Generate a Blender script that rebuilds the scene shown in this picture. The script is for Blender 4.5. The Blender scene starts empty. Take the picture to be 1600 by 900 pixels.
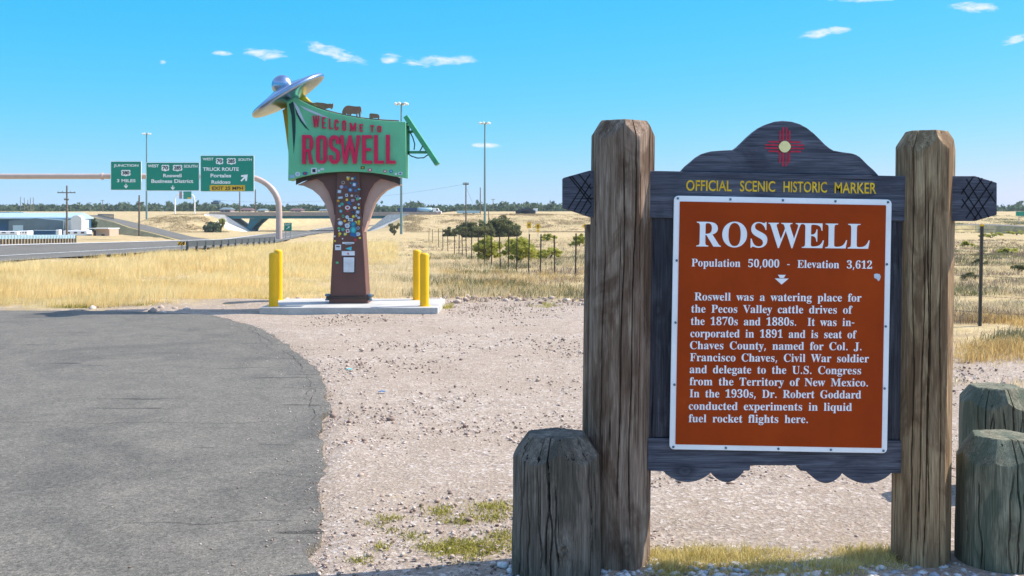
import bpy, bmesh, math, random
import numpy as np
from mathutils import Vector, Matrix

# ------------------------------------------------------------------ camera, sky, sun, exposure
sc = bpy.context.scene
COL = sc.collection
F = 1716.0                      # focal length in pixels of a 1600 px wide picture
HZ = 338.0                      # horizon row
CAM_Z = 1.75
cam_d = bpy.data.cameras.new('camera'); cam = bpy.data.objects.new('camera', cam_d); COL.objects.link(cam)
cam.location = (0, 0, CAM_Z); cam.rotation_euler = (math.radians(90), 0, 0)
cam_d.sensor_width = 36; cam_d.lens = 36*F/1600; cam_d.shift_y = -(450-HZ)/1600
cam_d.clip_start = .05; cam_d.clip_end = 20000
cam_d.dof.use_dof = True; cam_d.dof.focus_distance = 7.0; cam_d.dof.aperture_fstop = 16.0
sc.camera = cam
SUN_EL, SUN_AZ = 46.0, 16.0     # azimuth counted from +X towards +Y
sd = Vector((math.cos(math.radians(SUN_EL))*math.cos(math.radians(SUN_AZ)),
             math.cos(math.radians(SUN_EL))*math.sin(math.radians(SUN_AZ)), math.sin(math.radians(SUN_EL))))
sun_d = bpy.data.lights.new('sun', 'SUN'); sun = bpy.data.objects.new('sun', sun_d); COL.objects.link(sun)
sun_d.energy = 3.5; sun_d.angle = math.radians(.5); sun_d.color = (1, .915, .79)
sun.rotation_euler = sd.to_track_quat('Z', 'Y').to_euler(); sun.location = (20, 5, 30)
vs = sc.view_settings
sc.display_settings.display_device = 'sRGB'
vs.view_transform = 'Standard'; vs.look = 'None'; vs.gamma = 1; vs.use_curve_mapping = False
vs.exposure = 1.1
SKY = .15
world = bpy.data.worlds.new('World'); sc.world = world; world.use_nodes = True
CLOUDS = [  # centre and half size as view slopes (x/y, z/y), tilt
    (415, 85, 40, 9, .12), (350, 83, 22, 5, 0), (525, 84, 58, 11, .28), (610, 92, 20, 8, 0), (685, 95, 72, 9, -.03), (255, 97, 7, 4, 0),
    (762, 227, 27, 4, 0), (1522, 12, 46, 9, 0), (1288, 51, 42, 8, -.15), (1582, 62, 26, 7, -.25), (1350, 0, 60, 4, 0)]
def build_world():
    nt = world.node_tree; N = nt.nodes; L = nt.links; N.clear()
    def n(t, **k):
        o = N.new(t)
        for a, b in k.items(): setattr(o, a, b)
        return o
    def val(s, v):
        if hasattr(v, 'is_output'): L.new(v, s)
        else: s.default_value = v
    def m(op, a, b=0., c=0., clamp=False):
        o = n('ShaderNodeMath', operation=op); o.use_clamp = clamp
        val(o.inputs[0], a); val(o.inputs[1], b); val(o.inputs[2], c); return o.outputs[0]
    out = n('ShaderNodeOutputWorld'); bg = n('ShaderNodeBackground')
    sky = n('ShaderNodeTexSky', sky_type='NISHITA'); sky.sun_disc = False
    sky.sun_elevation = math.radians(SUN_EL); sky.sun_rotation = math.radians(90-SUN_AZ)
    sky.air_density = 1.0; sky.dust_density = .6; sky.ozone_density = 1.0; sky.altitude = 1100
    tc0 = n('ShaderNodeTexCoord'); sz = n('ShaderNodeSeparateXYZ'); L.new(tc0.outputs['Generated'], sz.inputs[0])
    rgb = n('ShaderNodeSeparateColor'); L.new(sky.outputs[0], rgb.inputs[0]); gc = n('ShaderNodeCombineColor')
    for i, (k, p) in enumerate(((.243, 2.15), (.350, .50), (.478, .16))):   # saturated high desert blue near the horizon
        L.new(m('MULTIPLY', m('POWER', m('MULTIPLY', rgb.outputs[i], SKY), p), k/SKY), gc.inputs[i])
    up = n('ShaderNodeMapRange', interpolation_type='SMOOTHSTEP'); L.new(sz.outputs[2], up.inputs[0]); up.inputs[1].default_value = .22; up.inputs[2].default_value = .55
    tint = n('ShaderNodeMix', data_type='RGBA'); L.new(up.outputs[0], tint.inputs[0]); L.new(gc.outputs[0], tint.inputs[6])
    hi = n('ShaderNodeMix', data_type='RGBA', blend_type='MULTIPLY'); hi.inputs[0].default_value = 1; L.new(sky.outputs[0], hi.inputs[6]); hi.inputs[7].default_value = (1.55, 1.38, 1.28, 1)
    L.new(hi.outputs[2], tint.inputs[7])
    tc = n('ShaderNodeTexCoord'); sep = n('ShaderNodeSeparateXYZ'); L.new(tc.outputs['Generated'], sep.inputs[0])
    yy = m('MAXIMUM', sep.outputs[1], .05)
    u = m('DIVIDE', sep.outputs[0], yy); v = m('DIVIDE', sep.outputs[2], yy)
    front = m('GREATER_THAN', sep.outputs[1], .1)
    comb = n('ShaderNodeCombineXYZ'); L.new(u, comb.inputs[0]); L.new(v, comb.inputs[1])
    mp = n('ShaderNodeMapping'); mp.inputs['Scale'].default_value = (46, 150, 1); L.new(comb.outputs[0], mp.inputs[0])
    nz = n('ShaderNodeTexNoise'); nz.inputs['Scale'].default_value = 1; nz.inputs['Detail'].default_value = 12; nz.inputs['Roughness'].default_value = .68; nz.inputs['Distortion'].default_value = .5
    L.new(mp.outputs[0], nz.inputs['Vector'])
    tot = None
    for px, row, a, b, t in CLOUDS:
        u0, v0, a, b = (px-800)/F, (HZ-row)/F, 1.22*a/F, 1.35*b/F
        du = m('SUBTRACT', u, u0); dv = m('SUBTRACT', v, v0); dv = m('MULTIPLY_ADD', du, t, dv)
        r = m('ADD', m('POWER', m('ABSOLUTE', m('DIVIDE', du, a)), 2), m('POWER', m('ABSOLUTE', m('DIVIDE', dv, b)), 2))
        k = m('SUBTRACT', 1, r, clamp=True)
        tot = k if tot is None else m('MAXIMUM', tot, k)
    th = m('MULTIPLY_ADD', tot, -.36, .67)
    al = m('MULTIPLY', m('SUBTRACT', nz.outputs[0], th), 3.4, clamp=True)
    al = m('MULTIPLY', al, m('MULTIPLY', tot, 2.6, clamp=True))
    al = m('MULTIPLY', m('MULTIPLY', al, .92), front)
    mx = n('ShaderNodeMix', data_type='RGBA'); L.new(al, mx.inputs[0]); L.new(tint.outputs[2], mx.inputs[6])
    mx.inputs[7].default_value = (.48/SKY, .49/SKY, .52/SKY, 1)
    L.new(mx.outputs[2], bg.inputs[0]); bg.inputs[1].default_value = SKY; L.new(bg.outputs[0], out.inputs[0])
build_world()

# ------------------------------------------------------------------ helpers
rnd = random.Random(7)
rng = np.random.default_rng(11)
PI = math.pi
def W(px, row, Y): return Vector(((px-800)*Y/F, Y, CAM_Z+(HZ-row)*Y/F))
def lerp(a, b, t): return a+(b-a)*t
def sstep(a, b, x):
    t = np.clip((x-a)/(b-a), 0, 1); return t*t*(3-2*t)
def terrain(x, y):
    x = np.asarray(x, float); y = np.asarray(y, float)
    base = np.where(y < 26, 0., -.0088*(np.minimum(y, 300)-26))
    corr = np.where(y > 300, -2.41+1.1*np.clip((y-300)/100, 0, 1)+3.5*np.clip((y-400)/120, 0, 1)+1.8*np.clip((y-520)/60, 0, 1), base)
    plat = np.clip(2.2+.009*(y-310), 2.2, 4.)
    left = lerp(base, plat, sstep(230, 480, y))
    lslope = lerp(base, plat, sstep(262, 302, y))
    rslope = lerp(base, plat, sstep(262, 300, y))
    rfar = lerp(base, plat, sstep(200, 330, y))
    z = lerp(left, lslope, sstep(-106, -94, x))
    z = lerp(z, corr, sstep(-84, -72, x))
    z = lerp(z, rslope, sstep(-38, -27, x))
    z = lerp(z, rfar, sstep(30, 60, x))
    return z
def tz(x, y): return float(terrain(x, y))
def hit(px, row):
    ys = np.concatenate([np.arange(4, 120, .1), np.arange(120, 700, .5)])
    rows = HZ+F*(CAM_Z-terrain((px-800)*ys/F, ys))/ys
    i = int(np.argmax(rows <= row)) if (rows <= row).any() else len(ys)-1
    y = float(ys[i]); x = (px-800)*y/F
    return Vector((x, y, tz(x, y)))

def vnoise(x, y, s, seed=0):
    r = np.random.default_rng(seed); g = r.random((64, 64))
    x = np.asarray(x)/s; y = np.asarray(y)/s
    xi = np.floor(x).astype(int); yi = np.floor(y).astype(int); fx = x-xi; fy = y-yi
    fx = fx*fx*(3-2*fx); fy = fy*fy*(3-2*fy)
    G = lambda a, b: g[a % 64, b % 64]
    return (G(xi, yi)*(1-fx)+G(xi+1, yi)*fx)*(1-fy)+(G(xi, yi+1)*(1-fx)+G(xi+1, yi+1)*fx)*fy

def tag(o, label=None, cat=None, group=None, kind=None):
    for k, v in (('label', label), ('category', cat), ('group', group), ('kind', kind)):
        if v: o[k] = v
    return o
def thing(name, loc, label, cat, group=None):
    o = bpy.data.objects.new(name, None); COL.objects.link(o); o.location = loc; o.empty_display_size = .2
    return tag(o, label, cat, group)
def copy_tree(o, parent=None):
    c = o.copy(); COL.objects.link(c)
    if parent: c.parent = parent
    for ch in list(o.children): copy_tree(ch, c)
    return c
def world_loc(o):
    v = Vector((0, 0, 0))
    while o: v += Vector(o.location); o = o.parent
    return v

class MB:
    def __init__(s): s.v = []; s.f = []
    def add(s, vs, fs, mat=None):
        k = len(s.v)
        for p in vs:
            p = Vector(p); s.v.append(tuple(mat @ p if mat else p))
        s.f += [tuple(i+k for i in f) for f in fs]; return s
    def box(s, x0, x1, y0, y1, z0, z1, mat=None):
        v = [(x, y, z) for z in (z0, z1) for y in (y0, y1) for x in (x0, x1)]
        return s.add(v, [(0, 2, 3, 1), (4, 5, 7, 6), (0, 1, 5, 4), (2, 6, 7, 3), (0, 4, 6, 2), (1, 3, 7, 5)], mat)
    def poly(s, pts, y0, y1, mat=None):           # outline in x,z extruded along y
        n = len(pts)
        v = [(x, y0, z) for x, z in pts]+[(x, y1, z) for x, z in pts]
        f = [tuple(range(n)), tuple(range(2*n-1, n-1, -1))]+[(i, i+n, (i+1) % n+n, (i+1) % n) for i in range(n)]
        return s.add(v, f, mat)
    def plan(s, pts, z0, z1, mat=None):           # outline in x,y extruded along z
        n = len(pts)
        v = [(x, y, z0) for x, y in pts]+[(x, y, z1) for x, y in pts]
        f = [tuple(range(n-1, -1, -1)), tuple(range(n, 2*n))]+[(i, (i+1) % n, (i+1) % n+n, i+n) for i in range(n)]
        return s.add(v, f, mat)
    def tube(s, pts, r, n=8, cap=True):
        pts = [Vector(p) for p in pts]; R = r if isinstance(r, (list, tuple)) else [r]*len(pts)
        v = []; ref = None
        for i, p in enumerate(pts):
            d = (pts[min(i+1, len(pts)-1)]-pts[max(i-1, 0)]).normalized()
            if ref is None: ref = Vector((0, 0, 1)) if abs(d.z) < .9 else Vector((1, 0, 0))
            a = d.cross(ref).normalized(); b = a.cross(d).normalized(); ref = b
            v += [tuple(p+(a*math.cos(2*PI*k/n)+b*math.sin(2*PI*k/n))*R[i]) for k in range(n)]
        f = [(i*n+k, i*n+(k+1) % n, (i+1)*n+(k+1) % n, (i+1)*n+k) for i in range(len(pts)-1) for k in range(n)]
        if cap: f += [tuple(range(n-1, -1, -1)), tuple((len(pts)-1)*n+k for k in range(n))]
        return s.add(v, f)
    def bar(s, a, b, w, h):                        # square bar between two points
        a = Vector(a); b = Vector(b); d = (b-a).normalized()
        ref = Vector((0, 0, 1)) if abs(d.z) < .95 else Vector((0, 1, 0))
        x = d.cross(ref).normalized()*w/2; z = x.cross(d).normalized()*h/2
        v = [p+i*x+j*z for p in (a, b) for i, j in ((-1, -1), (1, -1), (1, 1), (-1, 1))]
        return s.add(v, [(0, 1, 2, 3), (7, 6, 5, 4), (0, 4, 5, 1), (1, 5, 6, 2), (2, 6, 7, 3), (3, 7, 4, 0)])
    def lathe(s, prof, c=(0, 0, 0), n=32, mat=None):
        c = Vector(c); v = []; f = []
        for r, z in prof: v += [(c.x+r*math.cos(2*PI*k/n), c.y+r*math.sin(2*PI*k/n), c.z+z) for k in range(n)]
        m = len(prof)
        f = [(i*n+k, i*n+(k+1) % n, (i+1)*n+(k+1) % n, (i+1)*n+k) for i in range(m-1) for k in range(n)]
        f += [tuple(range(n-1, -1, -1)), tuple((m-1)*n+k for k in range(n))]
        return s.add(v, f, mat)
    def build(s, name, mat, parent=None, local=False, origin=None, smooth=None, bevel=0):
        me = bpy.data.meshes.new(name)
        o = Vector((0, 0, 0))
        if parent and not local: o = world_loc(parent)
        if origin is not None: o = Vector(origin)
        me.from_pydata([tuple(Vector(p)-o) for p in s.v], [], s.f); me.update()
        me.materials.append(mat)
        ob = bpy.data.objects.new(name, me); COL.objects.link(ob)
        if parent: ob.parent = parent
        if origin is not None: ob.location = o
        bm = bmesh.new(); bm.from_mesh(me); bmesh.ops.recalc_face_normals(bm, faces=bm.faces); bm.to_mesh(me); bm.free()
        if smooth is not None:
            for p in me.polygons: p.use_smooth = True
            me.set_sharp_from_angle(angle=math.radians(smooth))
        if bevel:
            b = ob.modifiers.new('bevel', 'BEVEL'); b.width = bevel; b.segments = 2; b.limit_method = 'ANGLE'; b.angle_limit = math.radians(40)
        return ob

def np_mesh(name, verts, faces_flat, sizes, mat, attr=None, kind=None, parent=None):
    me = bpy.data.meshes.new(name)
    me.vertices.add(len(verts)); me.vertices.foreach_set('co', np.asarray(verts, np.float32).ravel())
    sizes = np.asarray(sizes, np.int32); me.loops.add(int(sizes.sum())); me.loops.foreach_set('vertex_index', np.asarray(faces_flat, np.int32).ravel())
    me.polygons.add(len(sizes)); st = np.concatenate([[0], np.cumsum(sizes)[:-1]]).astype(np.int32)
    me.polygons.foreach_set('loop_start', st)
    me.update(calc_edges=True); me.validate()
    if attr:
        for an, (dom, data) in attr.items():
            a = me.attributes.new(an, 'FLOAT', dom); a.data.foreach_set('value', np.asarray(data, np.float32))
    me.materials.append(mat); ob = bpy.data.objects.new(name, me); COL.objects.link(ob)
    if kind: ob['kind'] = kind
    if parent: ob.parent = parent
    return ob

# ------------------------------------------------------------------ materials
class NG:
    def __init__(s, name):
        s.m = bpy.data.materials.new(name); s.m.use_nodes = True; nt = s.m.node_tree; s.N = nt.nodes; s.L = nt.links; s.N.clear()
        s.out = s.n('ShaderNodeOutputMaterial'); s.b = s.n('ShaderNodeBsdfPrincipled'); s.L.new(s.b.outputs[0], s.out.inputs[0])
        s.geo = s.n('ShaderNodeNewGeometry')
    def n(s, t, **k):
        o = s.N.new(t)
        for a, b in k.items(): setattr(o, a, b)
        return o
    def put(s, sock, v):
        if hasattr(v, 'is_output'): s.L.new(v, sock)
        else: sock.default_value = v if not (isinstance(v, tuple) and len(v) == 3 and sock.type == 'RGBA') else (*v, 1)
    def noise(s, scale, stretch=(1, 1, 1), detail=6, rough=.55, dist=0):
        mp = s.n('ShaderNodeMapping'); mp.inputs['Scale'].default_value = tuple(scale*a for a in stretch)
        s.L.new(s.geo.outputs['Position'], mp.inputs[0])
        z = s.n('ShaderNodeTexNoise'); z.inputs['Scale'].default_value = 1; z.inputs['Detail'].default_value = detail
        z.inputs['Roughness'].default_value = rough; z.inputs['Distortion'].default_value = dist
        s.L.new(mp.outputs[0], z.inputs['Vector']); return z.outputs[0]
    def ramp(s, f, *stops):
        r = s.n('ShaderNodeValToRGB'); e = r.color_ramp.elements
        while len(e) < len(stops): e.new(.5)
        for i, (p, c) in enumerate(stops):
            e[i].position = p; e[i].color = (*c, 1) if isinstance(c, tuple) else (c, c, c, 1)
        s.L.new(f, r.inputs[0]); return r.outputs[0]
    def mix(s, f, a, b, blend='MIX'):
        o = s.n('ShaderNodeMix', data_type='RGBA', blend_type=blend)
        s.put(o.inputs[0], f); s.put(o.inputs[6], a); s.put(o.inputs[7], b); return o.outputs[2]
    def math(s, op, a, b=0., c=0., clamp=False):
        o = s.n('ShaderNodeMath', operation=op); o.use_clamp = clamp
        s.put(o.inputs[0], a); s.put(o.inputs[1], b); s.put(o.inputs[2], c); return o.outputs[0]
    def bump(s, h, strength=.3, dist=.01):
        o = s.n('ShaderNodeBump'); o.inputs['Strength'].default_value = strength; o.inputs['Distance'].default_value = dist
        s.L.new(h, o.inputs['Height']); s.L.new(o.outputs[0], s.b.inputs['Normal'])
    def fin(s, col, rough=.8, metal=0., spec=.3):
        s.put(s.b.inputs['Base Color'], col); s.put(s.b.inputs['Roughness'], rough); s.b.inputs['Metallic'].default_value = metal
        s.b.inputs['Specular IOR Level'].default_value = spec; return s.m

def plain(name, c, rough=.6, metal=0., var=.18, scale=6., bump=.0, spec=.35, stretch=(1, 1, 1)):
    g = NG(name); k = g.noise(scale, stretch, 8, .6)
    lo = tuple(max(0, a*(1-var)) for a in c); hi = tuple(min(1, a*(1+var)) for a in c)
    if bump: g.bump(g.noise(scale*6, stretch), bump, .005)
    return g.fin(g.ramp(k, (.3, lo), (.7, hi)), rough, metal, spec)
def wood(name, dark, mid, light, grain='z', stain=None, crack=.35, pale=None):
    g = NG(name); st = {'z': (1, 1, .045), 'x': (.045, 1, 1)}[grain]
    a = g.noise(30, st, 10, .72, 1.2); b = g.noise(5.5, tuple(.35+.65*q for q in st), 7, .6, .8); c = g.noise(46, tuple(q*(.4 if q < 1 else 1) for q in st), 5, .55, .5)
    e = g.noise(9, tuple(.12+.88*q if q < 1 else q for q in st), 6, .6)
    col = g.ramp(a, (.30, dark), (.5, mid), (.70, light))
    col = g.mix(g.ramp(b, (.47, 0.), (.57, .8)), col, stain or dark)
    col = g.mix(g.ramp(e, (.55, 0.), (.72, .55)), col, pale or light)
    kv = g.n('ShaderNodeTexVoronoi'); kv.inputs['Scale'].default_value = 1; km = g.n('ShaderNodeMapping'); km.inputs['Scale'].default_value = tuple(5.2*(1 if q == 1 else .62) for q in st)
    g.L.new(g.geo.outputs['Position'], km.inputs[0]); g.L.new(km.outputs[0], kv.inputs['Vector']); ks = g.n('ShaderNodeSeparateColor'); g.L.new(kv.outputs['Color'], ks.inputs[0])
    on = g.ramp(ks.outputs[0], (.66, 0.), (.68, 1.))
    col = g.mix(g.math('MULTIPLY', on, g.ramp(kv.outputs['Distance'], (.05, .9), (.10, .25), (.13, .7), (.24, 0.))), col, tuple(q*.75 for q in dark))
    ck = g.ramp(c, (crack-.035, 1.), (crack, 0.))
    col = g.mix(g.math('MULTIPLY', ck, .9), col, tuple(q*.15 for q in dark))
    fine = g.noise(260, tuple(q if q == 1 else q*.6 for q in st), 3)
    col = g.mix(.5, col, g.ramp(fine, (.3, .1), (.7, .9)), 'OVERLAY')
    g.bump(g.math('SUBTRACT', g.math('ADD', a, g.math('MULTIPLY', fine, .3)), ck), .6, .006)
    return g.fin(col, .85, 0, .15)
def leafmat(name, lo, hi, trans=.35):
    g = NG(name); at = g.n('ShaderNodeAttribute'); at.attribute_name = 'tint'
    col = g.ramp(at.outputs['Fac'], (0., lo), (1., hi))
    g.fin(col, .7, 0, .15)
    t = g.n('ShaderNodeBsdfTranslucent'); g.L.new(col, t.inputs[0])
    ms = g.n('ShaderNodeMixShader'); ms.inputs[0].default_value = trans
    g.L.new(g.b.outputs[0], ms.inputs[1]); g.L.new(t.outputs[0], ms.inputs[2]); g.L.new(ms.outputs[0], g.out.inputs[0])
    return g.m

WOOD_POST = wood('weathered post wood', (.092, .060, .042), (.225, .155, .112), (.385, .295, .225), 'z', (.10, .058, .036), .355, (.43, .34, .26))
WOOD_POST2 = wood('weathered yellow post wood', (.115, .071, .038), (.275, .185, .105), (.46, .34, .20), 'z', (.125, .074, .04), .355, (.50, .38, .235))
WOOD_STUMP = wood('treated timber', (.065, .053, .042), (.15, .124, .098), (.255, .22, .175), 'z', (.07, .062, .048), .36, (.26, .235, .195))
WOOD_GREEN = wood('greenish treated timber', (.06, .058, .042), (.155, .15, .105), (.28, .275, .20), 'z', (.08, .10, .072), .35, (.25, .27, .20))
WOOD_BOARD = wood('dark stained board', (.045, .046, .058), (.088, .092, .118), (.15, .155, .19), 'x', (.060, .062, .082), .33, (.21, .215, .25))
WOOD_BOARDV = wood('dark stained upright board', (.028, .027, .032), (.058, .057, .068), (.11, .108, .125), 'z', (.036, .036, .044), .36)
def end_grain(name, lo, hi):
    g = NG(name); a = g.noise(26, (1, 1, 1), 8, .7, 2.5); b = g.noise(7, detail=6); col = g.ramp(a, (.32, lo), (.66, hi)); col = g.mix(g.ramp(b, (.5, 0.), (.62, .6)), col, tuple(q*.8 for q in lo))
    g.bump(a, .8, .008); return g.fin(col, .9, 0, .15)
END_GREY = end_grain('grey end grain', (.055, .05, .052), (.30, .275, .25))
END_GREEN = end_grain('mossy end grain', (.05, .055, .045), (.26, .275, .22))
WOOD_POLE = plain('grey pole wood', (.16, .13, .10), .9, 0, .3, 3)
CARVE = plain('dark carved groove', (.012, .011, .013), .9)
def plaque_mat():
    g = NG('brown sign paint'); a = g.noise(2.6, detail=8, rough=.65); col = g.ramp(a, (.3, (.31, .036, .0028)), (.7, (.42, .056, .005)))
    sc_ = g.noise(30, (1, 1, .12), 6, .7, 1.5); pt = g.noise(3.1, detail=4)
    col = g.mix(g.math('MULTIPLY', g.ramp(sc_, (.66, 0.), (.70, 1.)), g.ramp(pt, (.54, 0.), (.64, .35))), col, (.55, .30, .20))
    st = g.noise(7, (1, 1, .1), 5); col = g.mix(g.ramp(st, (.5, 0.), (.75, .25)), col, (.26, .04, .006))
    return g.fin(col, g.ramp(a, (.3, .5), (.7, .7)), 0, .12)
BROWN = plaque_mat()
WHITE = plain('white sign paint', (.93, .92, .92), .45, 0, .06, 5)
YELLOWTXT = plain('yellow routed paint', (.85, .48, .02), .6, 0, .35, 30)
SUNRED = plain('red sun paint', (.55, .02, .05), .6, 0, .25, 30)
SUNYEL = plain('pale yellow paint', (.95, .80, .36), .6, 0, .1, 30)
BOLT = plain('blued bolt steel', (.12, .2, .26), .35, .6)
GREEN_SIGN = plain('sea green sign paint', (.155, .50, .265), .55, 0, .16, 1.6, 0, .3, (1, 1, .5))
RED_LET = plain('crimson letter paint', (.66, .015, .075), .45, 0, .08, 3)
BROWN_ST = plain('brown painted steel', (.135, .060, .048), .5, 0, .12, 3)
BROWN_DK = plain('dark brown painted steel', (.055, .036, .03), .55, 0, .12, 3)
TAN_ST = plain('tan painted steel', (.50, .31, .25), .5, 0, .1, 3)
GOLD = plain('golden yellow panel', (.62, .36, .02), .5, 0, .1, 4)
DKGREEN = plain('dark green paint', (.015, .05, .045), .5)
PALEGRN = plain('pale lilac paint', (.55, .6, .66), .5)
LTGREEN = plain('green painted tube', (.07, .33, .16), .45)
def silver():
    g = NG('sky tinted brushed aluminium'); k = g.noise(14, (1, 1, 1), 4)
    return g.fin(g.ramp(k, (.3, (.30, .39, .54)), (.7, (.37, .46, .60))), .24, 1., .5)  # silver metal; blue of the reflected sky is mixed into its colour
SILVER = silver()
YEL = plain('yellow bollard plastic', (.88, .47, .004), .42, 0, .06, 4)
def concrete(name, c):
    g = NG(name); a = g.noise(2.2, detail=8); b = g.noise(70, detail=4)
    col = g.ramp(a, (.3, tuple(q*.8 for q in c)), (.7, tuple(min(1, q*1.12) for q in c)))
    col = g.mix(.3, col, g.ramp(b, (.3, .2), (.7, .8)), 'OVERLAY'); g.bump(b, .25, .004)
    return g.fin(col, .85, 0, .2)
CONC = concrete('pale concrete', (.46, .45, .43))
CONC_W = concrete('bright concrete', (.62, .58, .52))
CONC_T = concrete('tan concrete', (.42, .33, .26))
TEAL = plain('teal bridge paint', (.02, .14, .19), .5, 0, .15, .5)
HWY_GREEN = plain('highway sign green', (.004, .25, .165), .4, 0, .05, 2)
HWY_WHITE = plain('reflective white', (.93, .93, .90), .4, 0, .04, 2)
HWY_YEL = plain('highway yellow', (.78, .46, .02), .4)
HWY_BLACK = plain('black lettering', (.015, .015, .02), .5)
GALV = plain('galvanised steel', (.34, .36, .37), .5, .5)
GANTRY = plain('tan gantry paint', (.50, .38, .33), .45, 0, .1, 1)
MAST = plain('grey green mast', (.18, .27, .27), .5, .3)
LAMP = plain('white lamp housing', (.75, .75, .74), .4)
TPOST = plain('dark fence steel', (.10, .085, .07), .7, .2)
WIRE = plain('rusty wire', (.14, .11, .09), .6, .6)
METAL_ROOF = plain('pale metal roof', (.48, .60, .66), .35, .3, .06, .6)
METAL_WALL = plain('grey blue metal siding', (.14, .19, .21), .5, .1, .1, .6)
BLUEWALL = plain('deep blue siding', (.03, .11, .22), .5, 0, .12, .5)
WHITEWALL = plain('white plaster wall', (.72, .70, .65), .7, 0, .05, .5)
TANWALL = plain('tan stucco wall', (.48, .35, .27), .8, 0, .1, .8)
MAUVE = plain('mauve stucco wall', (.30, .24, .26), .8, 0, .1, .5)
DARKGLASS = plain('dark window glass', (.02, .03, .04), .15, 0, .1, 2, 0, .5)
TYRE = plain('black tyre rubber', (.02, .02, .02), .8)
RAIL_BLUE = plain('pale blue rail steel', (.36, .52, .60), .4, .3)
RAIL_DARK = plain('dull rail steel', (.07, .085, .10), .5, .4)
NAVY = plain('navy trailer paint', (.03, .06, .14), .4)
BARK = plain('dark bark', (.07, .05, .035), .95, 0, .3, 12)
LEAF_DARK = leafmat('olive juniper leaf', (.06, .075, .03), (.25, .25, .10), .3)
LEAF_MESQ = leafmat('mesquite leaf', (.25, .27, .045), (.56, .54, .13), .5)
LEAF_BRUSH = leafmat('dead brush', (.13, .095, .07), (.36, .29, .22), .3)
LEAF_FAR = leafmat('far woodland leaf', (.045, .08, .045), (.16, .21, .10), .3)
LEAF_SLOPE = leafmat('pale slope scrub', (.24, .18, .10), (.52, .42, .25), .4)
LEAF_SAGE = leafmat('sage leaf', (.12, .13, .05), (.30, .28, .15), .3)
STRAW = leafmat('dry straw', (.60, .42, .13), (.95, .79, .44), .5)
STRAW2 = leafmat('pale dry grass', (.48, .35, .18), (.88, .74, .48), .45)
GREENG = leafmat('green weed', (.17, .18, .025), (.48, .42, .10), .4)
RUST = plain('rust brown plate', (.27, .11, .08), .6, 0, .15, 5)
GOLDG = leafmat('golden green grass', (.34, .29, .07), (.80, .64, .28), .45)
GOLDT = leafmat('golden brush', (.36, .22, .07), (.80, .60, .26), .45)
def ground_mat():
    g = NG('gravel and dry soil'); at = g.n('ShaderNodeAttribute'); at.attribute_name = 'field'
    big = g.noise(.55, detail=7); mid = g.noise(5, detail=8, rough=.65); fine = g.noise(60, detail=5, rough=.7)
    vo = g.n('ShaderNodeTexVoronoi'); vo.inputs['Scale'].default_value = 38; g.L.new(g.geo.outputs['Position'], vo.inputs['Vector'])
    sepc = g.n('ShaderNodeSeparateColor'); g.L.new(vo.outputs['Color'], sepc.inputs[0])
    gr = g.ramp(mid, (.3, (.285, .228, .18)), (.52, (.37, .302, .243)), (.75, (.46, .385, .32)))
    pk = g.ramp(big, (.42, 0.), (.60, 1.))
    gr = g.mix(g.math('MULTIPLY', pk, .6), gr, (.325, .258, .20))
    tr = g.noise(.8, (.25, 1.6, 1), 6, .6, .4); gr = g.mix(g.ramp(tr, (.56, 0.), (.68, .5)), gr, (.30, .245, .20))
    dens = g.math('MULTIPLY_ADD', pk, -.28, .5)
    gr = g.mix(g.math('MULTIPLY', g.ramp(sepc.outputs[0], (.60, 0.), (.70, 1.)), dens), gr, g.ramp(sepc.outputs[1], (.2, (.19, .15, .135)), (.8, (.60, .54, .50))))
    vo2 = g.n('ShaderNodeTexVoronoi'); vo2.inputs['Scale'].default_value = 16; g.L.new(g.geo.outputs['Position'], vo2.inputs['Vector']); s2 = g.n('ShaderNodeSeparateColor'); g.L.new(vo2.outputs['Color'], s2.inputs[0])
    k2 = g.math('MULTIPLY', g.ramp(s2.outputs[0], (.80, 0.), (.82, 1.)), g.ramp(vo2.outputs['Distance'], (.28, .8), (.36, 0.)))
    gr = g.mix(k2, gr, g.ramp(s2.outputs[1], (.2, (.20, .155, .14)), (.8, (.56, .50, .46))))
    gr = g.mix(.45, gr, g.ramp(fine, (.3, .1), (.7, .9)), 'OVERLAY')
    fbig = g.noise(.12, detail=6); fmid = g.noise(1.7, detail=7, rough=.65)
    so = g.ramp(fmid, (.3, (.36, .26, .125)), (.5, (.50, .38, .20)), (.72, (.62, .49, .29)))
    so = g.mix(g.ramp(fbig, (.5, 0.), (.66, .55)), so, (.33, .29, .14))
    fs = g.noise(.9, (.5, 1.4, 1), 8, .7); so = g.mix(g.ramp(fs, (.47, 0.), (.62, .75)), so, (.27, .205, .13))
    fg = g.noise(.33, detail=7, rough=.7); so = g.mix(g.ramp(fg, (.56, 0.), (.66, .6)), so, (.24, .23, .10))
    f = g.math('ADD', at.outputs['Fac'], g.math('ADD', g.math('MULTIPLY', g.math('SUBTRACT', mid, .5), .9), g.math('MULTIPLY', g.math('SUBTRACT', g.noise(1.0, detail=5), .5), 1.6)), clamp=True)
    col = g.mix(g.ramp(f, (.3, 0.), (.7, 1.)), gr, so)
    g.bump(g.math('ADD', g.math('MULTIPLY', vo.outputs['Distance'], .6), g.math('ADD', mid, fine)), .7, .02)
    return g.fin(col, .95, 0, .1)
GROUND = ground_mat()
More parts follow.
